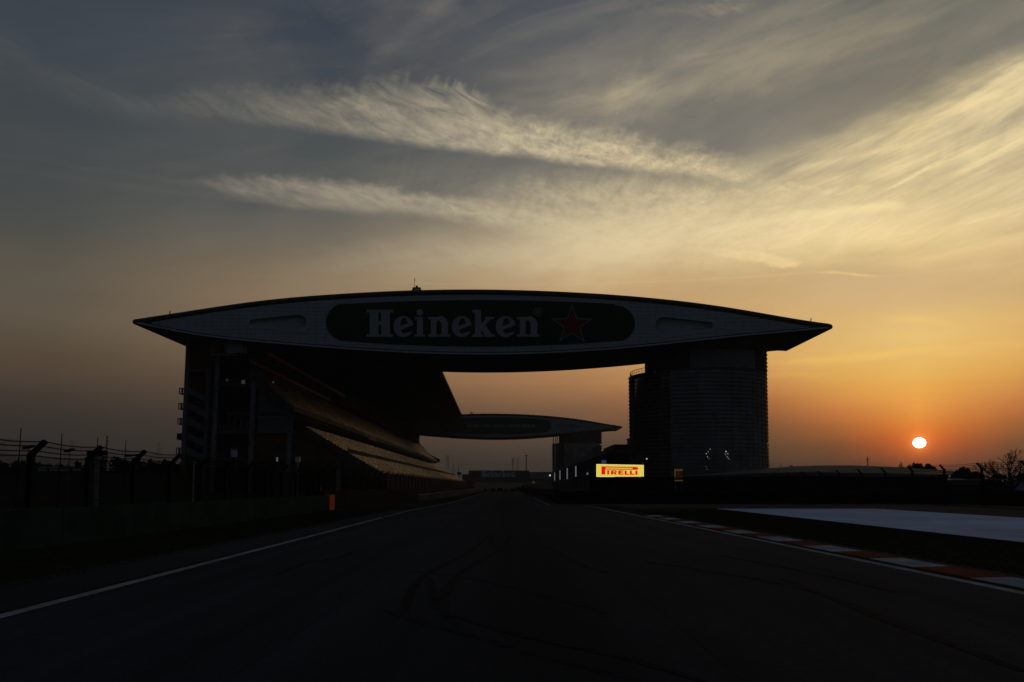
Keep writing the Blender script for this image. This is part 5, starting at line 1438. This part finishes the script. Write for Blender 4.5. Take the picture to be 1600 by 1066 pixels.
def bare_tree(px, base, top, Y, w, label, seed, levels=5, thin=1.0, group=GR, limbs=9):
    t = at(px, top, Y); H = t.z; root = thing('bare_tree', label, 'tree', (t.x, Y, 0), group)
    rg = random.Random(seed); tr = MB(); br = MB(); W_ = w * Y / F / 2
    def grow(p, d, L_, r, lv):
        q = p + d * L_; (tr if lv == levels else br).tube(p, q, r, r * .72, 5 if lv > 3 else 3, caps=False)
        if lv == 0: return
        for k in range(rg.choice((2, 3, 3)) if lv > 1 else rg.choice((2, 3))):
            e = (d + Vector((rg.gauss(0, .42), rg.gauss(0, .42), rg.gauss(.10, .30)))).normalized()
            grow(q, e, L_ * rg.uniform(.66, .90), r * .64, lv - 1)
    hb = H * .16
    tr.tube((t.x, Y, 0), (t.x, Y, hb), H * .030 * thin, H * .024 * thin, 6)
    for k in range(limbs):
        a = -1.15 + 2.3 * (k + rg.uniform(-.25, .25)) / (limbs - 1)
        grow(Vector((t.x, Y, hb)), Vector((math.sin(a) * 1.1, rg.gauss(0, .5), math.cos(a))).normalized(), H * .24 * rg.uniform(.85, 1.15), H * .0125 * thin, levels)
    # even the crown out to a dome of the height and width seen in the photograph
    bins = {}
    bi = lambda v: int(max(-5, min(5, round(math.atan2(v[0] - t.x, max(.01, v[2] - hb)) / 0.30))))
    for v in br.v: bins.setdefault(bi(v), []).append(math.hypot(v[0] - t.x, v[2] - hb))
    want = {}
    for k in range(-5, 6):
        a = k * 0.30; R_ = 1.0 / math.hypot(math.sin(a) / W_, math.cos(a) / (H - hb))
        rr = sorted(bins.get(k, [1.0])); want[k] = R_ / max(.3, rr[int(len(rr) * .97)])
    def sf(v):
        f = math.atan2(v[0] - t.x, max(.01, v[2] - hb)) / 0.30; f = max(-5, min(5, f)); k0 = math.floor(f); k1 = min(5, k0 + 1); u = f - k0
        return want[k0] * (1 - u) + want[k1] * u
    for mb in (tr, br):
        mb.v = [v if v[2] <= hb + .01 else (t.x + (v[0] - t.x) * sf(v), Y + (v[1] - Y) * 1.1, hb + (v[2] - hb) * sf(v)) for v in mb.v]
    tr.build('trunk', 'bark', root, recalc=False); br.build('crown', 'bark', root, recalc=False)
bare_tree(1578, 760, 704, 95, 96, 'large bare tree with spreading branches at the right edge', 3, 5, 2.0)
bare_tree(1211, 760, 719, 300, 34, 'small hazy bare tree beside the near round tower', 8, 4, .6)

# ------------------------------------------------------------------ sheds, halls and tents
def vault(name, label, cat, Y0, Y1_, pts, z_e, wall_m, roof_m, group=None, eave=None):
    """Building with a curved roof: pts are picture positions of its crest line at distance Y0."""
    P = [(at(x, y, Y0).x, at(x, y, Y0).z) for x, y in pts]
    root = thing(name, label, cat, ((P[0][0] + P[-1][0]) / 2, Y0, 0), group)
    q = MB(); q.prism([(P[0][0] + .1, 0)] + [(x, z - .12) for x, z in P] + [(P[-1][0] - .1, 0)], Y0 + .1, Y1_ - .1); q.build('wall', wall_m, root)
    q = MB(); n = len(P)
    for (xa, za), (xb, zb) in zip(P[:-1], P[1:]):
        pass
    q.prism(P + [(x, z - .1) for x, z in P[::-1]], Y0 - .4, Y1_ + .2); q.build('roof', roof_m, root)
    for k in range(1, n - 1):
        r_ = MB(); r_.bar((P[k][0], Y0 - .42, P[k][1] + .03), (P[k][0], Y1_, P[k][1] + .03), .10, .06); r_.build('roof_rib', 'steel', root)
    return root
# long low hall: roof slopes up from the eave towards a ridge that runs along the picture
YH = 140.0
hall = thing('long_hall', 'long low hall with pale shallow roof behind the right fence', 'hall', (52, 150, 0))
ridge = [(1212, 731), (1245, 728.6), (1280, 727.4), (1330, 727.2), (1380, 729), (1420, 731.2), (1460, 734), (1500, 737), (1530, 739.5)]
xs_e = [1062, 1120, 1180, 1245, 1300, 1340, 1380, 1420, 1455]
ev_y = [745, 742.5, 739.5, 738.2, 738.4, 739, 739.6, 740.4, 741.4]
RA = [at(x, y, YH + 22) for x, y in ridge]; EA = [at(x, y, YH) for x, y in zip(xs_e, ev_y)]
for a, b, c, d in zip(RA[:-1], RA[1:], EA[:-1], EA[1:]):
    q = MB(); q.add([c, d, b, a, c - Vector((0,0,.15)), d - Vector((0,0,.15)), b - Vector((0,0,.15)), a - Vector((0,0,.15))], [(0,1,2,3), (4,7,6,5), (0,4,5,1), (1,5,6,2), (2,6,7,3), (3,7,4,0)])
    q.build('roof_panel', 'tent_roof', hall)
q = MB()
for c, d in zip(EA[:-1], EA[1:]): q.bar(c + Vector((0, -.15, -.28)), d + Vector((0, -.15, -.28)), .25, .60, up=(0, 0, 1))
q.build('eave_band', 'tent_roof', hall)
q = MB(); q.vprism([(EA[0].x + 2, YH + 1.5), (EA[-1].x - 1, YH + 1.5), (RA[-1].x - 2, YH + 21), (RA[0].x + 1, YH + 21)], 0, 3.05); q.build('wall', 'concrete_dark', hall)
for c, d in zip(EA[:-1], EA[1:]):
    zt = min(c.z, d.z) - .25
    q = MB(); q.box(c.x, d.x - .02, YH + .7, YH + 1.0, 0, zt); q.build('wall_panel', 'concrete_dark', hall)
    q = MB(); q.box(c.x, d.x - .02, YH + 20.6, YH + 20.9, 0, 3.4); q.build('rear_wall_panel', 'concrete_dark', hall)
for k in range(9):
    x = EA[0].x + 1.5 + (EA[-1].x - EA[0].x - 3) * k / 8; q = MB(); q.tube((x, YH + .2, 0), (x, YH + .2, float(np.interp(x, [e.x for e in EA], [e.z for e in EA])) - .4), .10, .10, 6); q.build('post', 'steel', hall)
vault('tent', 'low white arched tent left of the dark tree at the right', 'tent', 110, 122, [(1470, 753), (1478, 750), (1488, 748.4), (1500, 748.3), (1512, 749.3), (1522, 751), (1530, 754)], 0, 'blue_sheet', 'white_sheet', 'arched tents behind the right fence')
vault('tent', 'pale tent with sagging grey flank between the two arched ones', 'tent', 104, 114, [(1513, 765), (1520, 760), (1528, 755.5), (1534, 752.6), (1541, 753.5), (1546, 757), (1550, 764)], 0, 'tent_roof', 'tent_roof', 'arched tents behind the right fence')
vault('tent', 'black domed tent in front of the pale one at the right edge', 'tent', 95, 106, [(1520, 765), (1525, 757.5), (1534, 752), (1548, 750), (1561, 752), (1571, 758), (1578, 765)], 0, 'tyre', 'tyre', 'arched tents behind the right fence')
vault('tent', 'large pale arched tent at the right edge of the picture', 'tent', 100, 116, [(1549, 763), (1556, 757), (1562, 752.5), (1572, 749), (1588, 748), (1605, 748.6), (1622, 751), (1634, 757), (1640, 764)], 0, 'blue_sheet', 'white_sheet', 'arched tents behind the right fence')
sh = thing('shed', 'long low white and blue shed on the skyline behind the left fence', 'shed', (-100, 170, 0))
for k, (a, b) in enumerate(((60, 73), (78, 109), (114, 126))):
    A_, B_ = at(a, 731, 170), at(b, 731, 170)
    MB().box(A_.x, B_.x, 169.8, 176, at(90, 736.5, 170).z, A_.z).build('wall_panel', 'blue_sheet' if k < 2 else 'white_sheet', sh)
A_, B_ = at(58, 731, 170), at(128, 731, 170)
MB().box(A_.x, B_.x, 170.1, 177, 0, A_.z - .12).build('base_wall', 'concrete_dark', sh)
MB().add([(A_.x, 169.4, A_.z), (B_.x, 169.4, A_.z), (B_.x, 177, A_.z + .25), (A_.x, 177, A_.z + .25), (A_.x, 169.4, A_.z + .1), (B_.x, 169.4, A_.z + .1), (B_.x, 177, A_.z + .35), (A_.x, 177, A_.z + .35)], [(0,3,2,1), (4,5,6,7), (0,1,5,4), (1,2,6,5), (2,3,7,6), (3,0,4,7)]).build('roof', 'blue_sheet', sh)
# earth bank that closes the view behind the left fence
q = MB(); q.add([(-330, 128, 0), (-54, 128, 0), (-57, 140, 3.7), (-320, 140, 3.9), (-60, 158, 3.8), (-320, 158, 4.0), (-330, 168, 0), (-60, 168, 0)], [(0,1,2,3), (3,2,4,5), (5,4,7,6), (1,7,4,2), (0,3,5,6)])
tag(q.build('earth_bank', 'ground'), 'low grass bank behind the left fence', 'bank', kind='structure')

# ------------------------------------------------------------------ right: barrier across the pit exit, debris fence
rb_ = thing('tyre_barrier', 'long dark tyre barrier across the far edge of the run-off on the right', 'tyre barrier', (35, 80, 0))
for x in np.arange(4.0, 70, 2.4):
    q = MB(); q.box(x + .03, x + 2.37, 79, 80.2, 0, 1.15 + .03*math.sin(x)); bk = q.build('barrier_block', 'tyre', rb_)
    q = MB(); q.box(x + .02, x + 2.38, 78.9, 79.0, .72, .95); q.build('belt', 'black_steel', bk)
debris_fence('right debris fence of bent posts leaning back towards the track with slack wires', 38.0, [57.1 + 6.0*i for i in range(12)], 0.0, 3.05, 3.48, -.38, (57, 123), 0.0, post_w=.15, nwire=(1.4, 2.1, 2.6, 2.85, 3.0))
rw = thing('barrier', 'dark guard rail barrier below the right debris fence', 'barrier', (38, 85, 0))
for y in np.arange(55.0, 120, 6.0):
    q = MB(); q.box(37.6, 37.9, y + .02, y + 5.98, 0.1, 1.25); q.build('barrier_panel', 'black_steel', rw)
sc2 = thing('screen_wall', 'dark boarded wall behind the tyre barrier on the right', 'wall', (45, 100, 0))
for x in np.arange(9.0, 78, 3.0):
    hb = 2.72 if x < 49 else (1.85 if x < 54.5 else 1.15)
    q = MB(); q.box(x + .04, x + 2.96, 100, 100.2, 0, hb + .03*math.sin(x * 1.3)); q.build('board', 'black_steel', sc2)
# pit wall with low fence beside the far track
pw_ = thing('pit_wall', 'low dark pit wall along the right edge of the far straight', 'wall', (4, 270, 0))
for y in np.arange(84, 470, 8.0):
    x = rx(y) + 1.0
    q = MB(); q.box(x, x + .4, y + .03, y + 7.97, 0, 1.25); b_ = q.build('wall_block', 'black_steel', pw_)
    if y < 300:
        q = MB()
        for d in (0.5, 4.5): q.bar((x + .2, y + d, 1.25), (x + .2, y + d, 2.0), .07)
        q.bar((x + .2, y + .1, 1.98), (x + .2, y + 7.9, 1.98), .05); q.build('rail', 'black_steel', b_)
gh = thing('garage_shelter', 'dark open pit shelter behind the lit yellow board', 'shelter', (16, 160, 0))
MB().box(14.5, 24, 150, 200, 0, .2).build('base', 'concrete_dark', gh)
MB().box(14.5, 24, 150, 200, 3.4, 3.8).build('roof', 'concrete_dark', gh)
for y in np.arange(150.2, 200, 8): MB().box(14.6, 14.9, y, y + .3, .2, 3.4).build('post', 'steel', gh)
MB().box(23.6, 24, 150, 200, .2, 3.4).build('wall', 'concrete_dark', gh)

# ------------------------------------------------------------------ lit boards
YA, YB_ = 103.0, 106.6
def sgn(x, y, d):                    # plane of the yawed board: left end nearer
    t = (x - 932) / 73.7
    Y = YA / (1 - t + t * YA / YB_)
    p = at(x, y, Y); n = Vector((0.45, 1.0, 0)).normalized()
    return p + n * d
sg_ = thing('lit_sign', 'bright yellow lit board with bold red lettering beside the pit lane', 'sign', tuple(sgn(968, 746, 0)))
ctl = [(932.0, 725.4), (1005.7, 726.7), (1005.7, 745.7), (932.0, 745.2)]
def quad(pts, d0, d1):
    q = MB(); q.add([sgn(*p, d0) for p in pts] + [sgn(*p, d1) for p in pts], [(0,1,2,3), (4,7,6,5), (0,4,5,1), (1,5,6,2), (2,6,7,3), (3,7,4,0)]); return q
quad([(931.6, 725.0), (1006.1, 726.3), (1006.1, 746.1), (931.6, 745.6)], .06, .45).build('case', 'black_steel', sg_)
quad(ctl, 0.0, .05).build('screen', 'led_yellow', sg_)
# the tube-lit rim of the screen
for k in range(4):
    a, b = ctl[k], ctl[(k+1) % 4]; cx_, cy_ = 968.8, 735.7
    ins = lambda p: (p[0] + (0.9 if p[0] < cx_ else -0.9), p[1] + (0.75 if p[1] < cy_ else -0.75))
    q = MB(); q.add([sgn(*a, -.02), sgn(*b, -.02), sgn(*ins(b), -.02), sgn(*ins(a), -.02)], [(0,1,2,3)]); q.build('screen_edge', 'led_edge', sg_)
C = lambda x, y: (920 + x / 15.23, 715 + y / 15.23)
sl = lambda x: (x - 305) * 0.018       # the lettering drops slightly to the right with the board
def cpoly(X, Y, pts): return s_poly(X, Y, [C(a, b) for a, b in pts])
def big_p(X, Y):
    stem_ = cpoly(X, Y, [(305, 212), (390, 213), (390, 406), (305, 404)])
    top_ = cpoly(X, Y, [(305, 212), (1135, 227), (1135, 292), (390, 286), (390, 288), (305, 288)])
    capx, capy = C(1135, 259.5); cap_ = s_ell(X, Y, capx, capy, 37/15.23, 32.5/15.23)
    slot = cpoly(X, Y, [(398, 238), (1042, 247), (1042, 270), (398, 264)])
    return cut(U(stem_, top_, cap_), slot)
def lit_letter(f, x0, x1, y0=200, y1=425):
    (a, b), (c, d) = C(x0, y0), C(x1, y1)
    sdf_plate(lambda X, Y: f(X, Y) - 0.10, a, c, b, d, 0.12, lambda x, y, dd: sgn(x, y, dd - .05), .03).build('letter', 'led_red', sg_)
lit_letter(big_p, 290, 1190)
y0_ = lambda x: 306 + (x - 440) * .014; y1_ = lambda x: 405 + (x - 440) * .014
def rect(x0, x1, ya, yb): return [(x0, ya), (x1, ya), (x1, yb), (x0, yb)]
lit_letter(lambda X, Y: cpoly(X, Y, rect(441, 486, 306, 406)), 430, 496)
def l_R(X, Y):
    bx_, by_ = C(625, 337)
    bowl = cut(U(cpoly(X, Y, rect(530, 628, 307, 370)), s_ell(X, Y, bx_, by_, 42/15.23, 32/15.23)), cpoly(X, Y, rect(580, 630, 328, 350)))
    return U(cpoly(X, Y, rect(530, 578, 307, 407)), bowl, cpoly(X, Y, [(585, 362), (632, 362), (672, 407), (615, 407)]))
lit_letter(l_R, 520, 680)
lit_letter(lambda X, Y: U(cpoly(X, Y, rect(703, 750, 308, 408)), cpoly(X, Y, rect(703, 822, 308, 332)), cpoly(X, Y, rect(703, 808, 347, 368)), cpoly(X, Y, rect(703, 826, 385, 408))), 695, 836)
for x in (855, 980): lit_letter(lambda X, Y, x=x: U(cpoly(X, Y, rect(x, x + 47, 313, 411)), cpoly(X, Y, rect(x, x + 107, 388, 411))), x - 10, x + 115)
lit_letter(lambda X, Y: cpoly(X, Y, rect(1111, 1158, 315, 414)), 1100, 1168)
for px in (930.5, 1004.5):
    b = gnd(px, 779); top = at(px, 722 if px > 1000 else 727, YA + .8 if px < 1000 else YB_ + .8)
    q = MB(); q.tube((top.x, top.y, 0), (top.x, top.y, top.z), .13, .11, 8); q.build('post', 'galv', sg_)
b2 = thing('number_board', 'small dim yellow and red board with figures in front of the near round tower', 'sign', tuple(at(1059.5, 751, 98)))
def nb(pts, d, m, nm):
    q = MB(); q.add([at(*p, 98.0) + Vector((0, d, 0)) for p in pts] + [at(*p, 98.0) + Vector((0, d + .03, 0)) for p in pts], [(0,1,2,3), (4,7,6,5), (0,4,5,1), (1,5,6,2), (2,6,7,3), (3,7,4,0)]); return q.build(nm, m, b2)
r4 = lambda x0, x1, y0, y1: [(x0, y0), (x1, y0), (x1, y1), (x0, y1)]
nb(r4(1052, 1067.5, 731.5, 753), .12, 'black_steel', 'case')
nb(r4(1053.7, 1066.8, 736.2, 747), 0.06, 'led_dim_brown', 'screen')
nb(r4(1053.7, 1067.0, 732.9, 736), 0.05, 'led_dim_yellow', 'top_strip'); nb(r4(1054.5, 1067.3, 750, 751.9), 0.05, 'led_dim_yellow', 'bottom_strip')
nb(r4(1053.7, 1055.6, 736.2, 745), 0.04, 'led_dim_yellow', 'side_strip')
nb(r4(1060, 1066.8, 736.3, 738.9), .02, 'led_dim_red', 'red_strip')
nb(r4(1057.6, 1058.9, 740.2, 745.6), 0.02, 'led_dim_red', 'figure'); nb([(1060.6, 740.0), (1064.6, 740.0), (1064.6, 741.4), (1060.6, 741.4)], 0.02, 'led_dim_red', 'figure'); nb([(1063.2, 741.4), (1064.6, 741.4), (1062.9, 745.6), (1061.5, 745.6)], 0.02, 'led_dim_red', 'figure')
nb(r4(1056.5, 1065.5, 745.8, 746.8), .02, 'led_dim_red', 'red_strip')
p0, p1 = at(1055, 752, 98.2), at(1065, 752, 98.2)
for p in (p0, p1): q = MB(); q.tube((p.x, 98.25, 0), (p.x, 98.25, p.z + .3), .06, .06, 6); q.build('post', 'steel', b2)
t_ = at(943.5, 721, 150); tag(MB().box(t_.x - .38, t_.x + .38, 149.9, 150.2, t_.z - .9, t_.z + .2).build('blue_screen', 'blue_screen'), 'small blue lit screen showing just above the bright yellow board', 'screen')
q = MB(); q.tube((t_.x, 150.3, 0), (t_.x, 150.3, t_.z - .8), .08, .08, 6); q.build('post', 'steel', bpy.data.objects['blue_screen'])

# recovery van parked below the lit board
vt = gnd(961, 776.5); vY = 128.0; vx = at(962, 772, vY).x
van = thing('parked_car', 'dark car parked below the bright yellow board', 'car', (vx, vY, 0))
q = MB(); q.prism([(vx - 2.1, .35), (vx + 2.1, .35), (vx + 2.15, .85), (vx + 1.3, 1.0), (vx + .7, 1.45), (vx - 1.2, 1.48), (vx - 2.0, 1.05), (vx - 2.15, .8)], vY, vY + 1.7); q.build('body', 'steel', van)
q = MB(); q.prism([(vx + 1.15, 1.02), (vx + .66, 1.40), (vx - 1.1, 1.42), (vx - 1.8, 1.06)], vY - .02, vY + 1.72); q.build('window', 'glass', van)
for dx_ in (-1.3, 1.35):
    for dy_ in (0, 1.5):
        q = MB(); q.tube((vx + dx_, vY - .03 + dy_, .33), (vx + dx_, vY + .2 + dy_, .33), .33, .33, 14); q.build('wheel', 'tyre', van)

# ------------------------------------------------------------------ far end of the straight
YF = 700.0
fs = thing('far_stand', 'dark stand wall closing the far end of the straight', 'stand', (10, YF, 0))
def fbox(nm, m, x0, x1, y0, y1, d0, d1, parent): a, b = at(x0, y0, YF), at(x1, y1, YF); q = MB(); q.box(a.x, b.x, YF + d0, YF + d1, b.z, a.z); return q.build(nm, m, parent)
a = at(860, 750, YF)
MB().box(at(733, 750, YF).x, at(905, 750, YF).x, YF + .5, YF + 20, 0, at(800, 748, YF).z).build('base_wall', 'concrete_dark', fs)
fbox('upper_wall', 'concrete', 824, 905, 737.5, 748, 0.6, 12, fs)
fbox('frame', 'concrete_dark', 733, 826, 736, 748, 0.6, 12, fs)
MB().box(at(722, 750, YF).x, at(733, 750, YF).x, YF, YF + 14, 0, at(728, 741, YF).z).build('side_wall', 'concrete_dark', fs)
bn3 = thing('banner', 'dark green banner with pale bluish lettering on the stand at the far end', 'banner', tuple(at(780, 742, YF)))
fbox('banner_sheet', 'green_banner', 732.5, 827, 735.3, 746.5, 0, .4, bn3)
c_ = at(775, 741, YF)
def far_letter(f, ox, w):
    k = 0.218
    sdf_plate(lambda X, Y: f((X - ox) / k, (Y - 745.3) / k) * k, ox - .5, ox + w*k + .5, 735.5, 746, 0.35, lambda x, y, d: at(x, y, YF) + Vector((0, d - .12, 0)), .08).build('letter', 'blue_sheet', bn3)
ox = 752.0
for f, w in ((L_H, 42), (L_e, 31), (L_i, 17), (L_n, 35), (L_e, 31), (L_k, 37), (L_e, 31), (L_n, 35)): far_letter(f, ox, w); ox += (w + 1.6) * .197
sdf_plate(lambda X, Y: s_poly(X, Y, [(806 + (4.6 if i % 2 == 0 else 1.9)*math.cos(math.radians(-90+36*i)), 741 + (4.6 if i % 2 == 0 else 1.9)*math.sin(math.radians(-90+36*i))) for i in range(10)]), 800, 812, 735.6, 746.4, .4, lambda x, y, d: at(x, y, YF) + Vector((0, d - .12, 0)), .08).build('star', 'star_red', bn3)
for k, (px, w) in enumerate(((722.5, 6), (784, 7))):
    t_ = at(px, 738.5, 640); MB()
tw = thing('camera_tower', 'small dark camera tower with a mast left of the far green banner', 'tower', tuple(at(719, 760, 620)))
t_ = at(717.5, 738, 620); s_ = 620 / F
MB().box(t_.x - 3.2*s_, t_.x + 3.2*s_, 619, 622, t_.z - 4*s_, t_.z).build('cabin', 'green_barrier', tw)
q = MB(); q.bar((t_.x - 1.2*s_, 620.5, 0), (t_.x - 1.2*s_, 620.5, t_.z - 4*s_), .5); q.bar((t_.x + 1.2*s_, 620.5, 0), (t_.x + 1.2*s_, 620.5, t_.z - 4*s_), .5); q.build('legs' if False else 'support_frame', 'steel', tw)
q = MB(); m_ = at(716.3, 724, 620); q.tube((m_.x, 620, t_.z), (m_.x, 620, m_.z), .22, .12, 5); q.build('mast', 'steel', tw)
for k, (px, py, m, lab) in enumerate(((823.5, 753, 'concrete', 'small grey triangular marker at the end of the straight'), (833.5, 752.5, 'chevron_yellow', 'yellow triangular marker with bars at the end of the straight'))):
    t_ = at(px, py, 520); s_ = 520 / F; root = thing('corner_marker', lab, 'marker', (t_.x, 520, 0), 'triangular markers at the end of the straight')
    q = MB(); q.prism([(t_.x - 1.6*s_, t_.z - 2.2*s_), (t_.x + 1.6*s_, t_.z - 2.2*s_), (t_.x, t_.z + 1.8*s_)], 519.8, 520); q.build('triangle', m, root)
    q = MB(); q.box(t_.x - 2.2*s_, t_.x + 2.2*s_, 519.6, 519.75, t_.z - 2.3*s_, t_.z - 1.6*s_); q.build('bar', m, root)
    q = MB(); q.box(t_.x - .2, t_.x + .2, 519.9, 520.2, 0, t_.z - 2.2*s_); q.build('post', 'steel', root)
stripe('edge_line', lambda y: 3.4 + (y - 470) * .2, [470, 480, 490, 500, 510], 6.0, .02, 'line', 'pale painted strip across the far end of the track', 'line')
# small dark trolleys standing on the far grid
def trolley(label, first=None):
    root = thing('grid_trolley', label, 'trolley', (0, 0, 0), 'dark trolleys standing on the far track')
    MB().box(-.45, .45, -.7, .7, .28, .95).build('body', 'tyre', root); MB().box(-.5, .5, -.75, .75, .95, 1.02).build('top', 'black_steel', root)
    q = MB(); q.bar((-.4, -.8, .9), (-.4, -.95, 1.2), .05); q.bar((.4, -.8, .9), (.4, -.95, 1.2), .05); q.bar((-.4, -.95, 1.2), (.4, -.95, 1.2), .05); q.build('handle', 'steel', root)
    for x in (-.45, .45):
        for y in (-.5, .5): q = MB(); q.tube((x - .06, y, .15), (x + .06, y, .15), .15, .15, 10); q.build('wheel', 'tyre', root)
    return root
spots = [(758, 'first dark trolley from the left edge of the far track'), (770, 'small dark trolley second from the left on the far track'), (781, 'small dark trolley third from the left on the far track'), (791, 'dark trolley fourth from the left, just left of the last one'), (801, 'last dark trolley towards the right of the far track')]
tp = None
for k, (px, lab) in enumerate(spots):
    o = trolley(lab) if tp is None else copy_tree(tp); tp = tp or o
    o['label'] = lab; p = gnd(px, 768.6); o.location = (p.x, p.y, .004); o.rotation_euler.z = .3 * k
    o.scale = (.75 + .15 * (k % 3),) * 3

# ------------------------------------------------------------------ pylons, masts and wires
def pylon(px, top, Y, w, label, arms=3, name='pylon', group='distant pylons'):
    t = at(px, top, Y); H = t.z; s = Y / F; W_ = w * s; root = thing(name, label, 'pylon', (t.x, Y, 0), group)
    q = MB(); r = max(.05, .14 * s)
    hw = lambda z: H * .085 * (1 - z / H) + H * .012
    lv_ = np.linspace(0, H, 9)
    for sx in (-1, 1):
        for sy in (-1, 1): q.path([(t.x + sx*hw(z), Y + sy*hw(z), z) for z in lv_], r, 3)
    for a, b in zip(lv_[:-1], lv_[1:]):
        for sy in (-1, 1):
            q.tube((t.x - hw(a), Y + sy*hw(a), a), (t.x + hw(b), Y + sy*hw(b), b), r*.6, r*.6, 3); q.tube((t.x + hw(a), Y + sy*hw(a), a), (t.x - hw(b), Y + sy*hw(b), b), r*.6, r*.6, 3)
    q.build('lattice', 'steel', root, recalc=False)
    for k in range(arms):
        z = H * (.985 - .11*k); ww = W_ / 2 * (1, .8, .62)[k]
        q = MB(); q.bar((t.x - ww, Y, z), (t.x + ww, Y, z), r * 1.6); q.tube((t.x - ww, Y, z), (t.x, Y, z + H*.03), r*.6, r*.6, 3); q.tube((t.x + ww, Y, z), (t.x, Y, z + H*.03), r*.6, r*.6, 3); q.build('cross_arm', 'steel', root, recalc=False)
    return root
pylon(699.5, 712, 900, 12, 'pylon with wide arms just right of the grandstand end', 2)
pylon(708.5, 725.5, 1300, 7, 'smaller far pylon just right of the first one', 1)
pylon(809, 716.5, 950, 8, 'pale pylon between two thin masts behind the far green banner', 2)
pylon(248, 692.5, 800, 17, 'faint pylon with wide arms left of the stair tower', 1)
pylon(112.5, 689.5, 850, 17, 'faint pylon above the white and blue shed', 1)
pylon(6, 686, 700, 12, 'lattice pylon at the left edge of the picture', 2)
def mast(px, top, Y, w, label, arms=()):
    t = at(px, top, Y); root = thing('mast', label, 'mast', (t.x, Y, 0), 'distant masts')
    q = MB(); r = w * Y / F / 2; q.tube((t.x, Y, 0), (t.x, Y, t.z), r, r*.75, 6); q.build('pole', 'steel', root)
    for z in arms: q = MB(); q.bar((t.x - r*3, Y, t.z*z), (t.x + r*3, Y, t.z*z), r*.8); q.build('cross_arm', 'steel', root)
mast(801.5, 716, 800, 1.6, 'thick dark mast left of the pale pylon behind the far green banner', (.97, .9, .8))
mast(822.3, 711, 780, 2.0, 'tallest brown mast right of the pale pylon behind the far green banner', (.99,))
mast(1355.5, 714.5, 420, 2.0, 'short dark mast rising over the hall roof left of the sun', (.93,))
for k, (x0, y0, x1, y1, Y, lab) in enumerate(((700, 722, 809, 722, 930, 'upper sagging power line between the pylons behind the far stand'), (700, 730, 809, 729, 930, 'lower sagging power line between the pylons behind the far stand'), (809, 722, 905, 716, 930, 'power line running right from the pale pylon to the far tower'), (1225, 727, 1355, 723, 430, 'thin wire left of the short mast over the hall roof'), (1355, 723, 1440, 729, 430, 'thin wire right of the short mast over the hall roof'))):
    A_, B_ = at(x0, y0, Y), at(x1, y1, Y); q = MB()
    q.path([A_.lerp(B_, t) - Vector((0, 0, (B_-A_).length * .035 * 4*t*(1-t))) for t in np.linspace(0, 1, 14)], .06 * Y / 900, 3)
    tag(q.build('power_line', 'steel', recalc=False), lab, 'power line')

# ------------------------------------------------------------------ evening haze round the whole scene
hz = MB(); hz.box(-2700, 2700, -400, 3100, -1.0, 60.0)
hm = bpy.data.materials.new('evening_haze'); hm.use_nodes = True
_t = hm.node_tree
for n in list(_t.nodes): _t.nodes.remove(n)
_v = _t.nodes.new('ShaderNodeVolumePrincipled'); _v.inputs['Color'].default_value = (0.80, 0.76, 0.72, 1)
_v.inputs['Density'].default_value = 0.00018; _v.inputs['Anisotropy'].default_value = 0.2
_o = _t.nodes.new('ShaderNodeOutputMaterial'); _t.links.new(_v.outputs[0], _o.inputs['Volume'])
ho = hz.build('haze', hm)
tag(ho, 'thin warm evening haze filling the air over the circuit', 'haze', kind='stuff')
sc.cycles.volume_bounces = 0
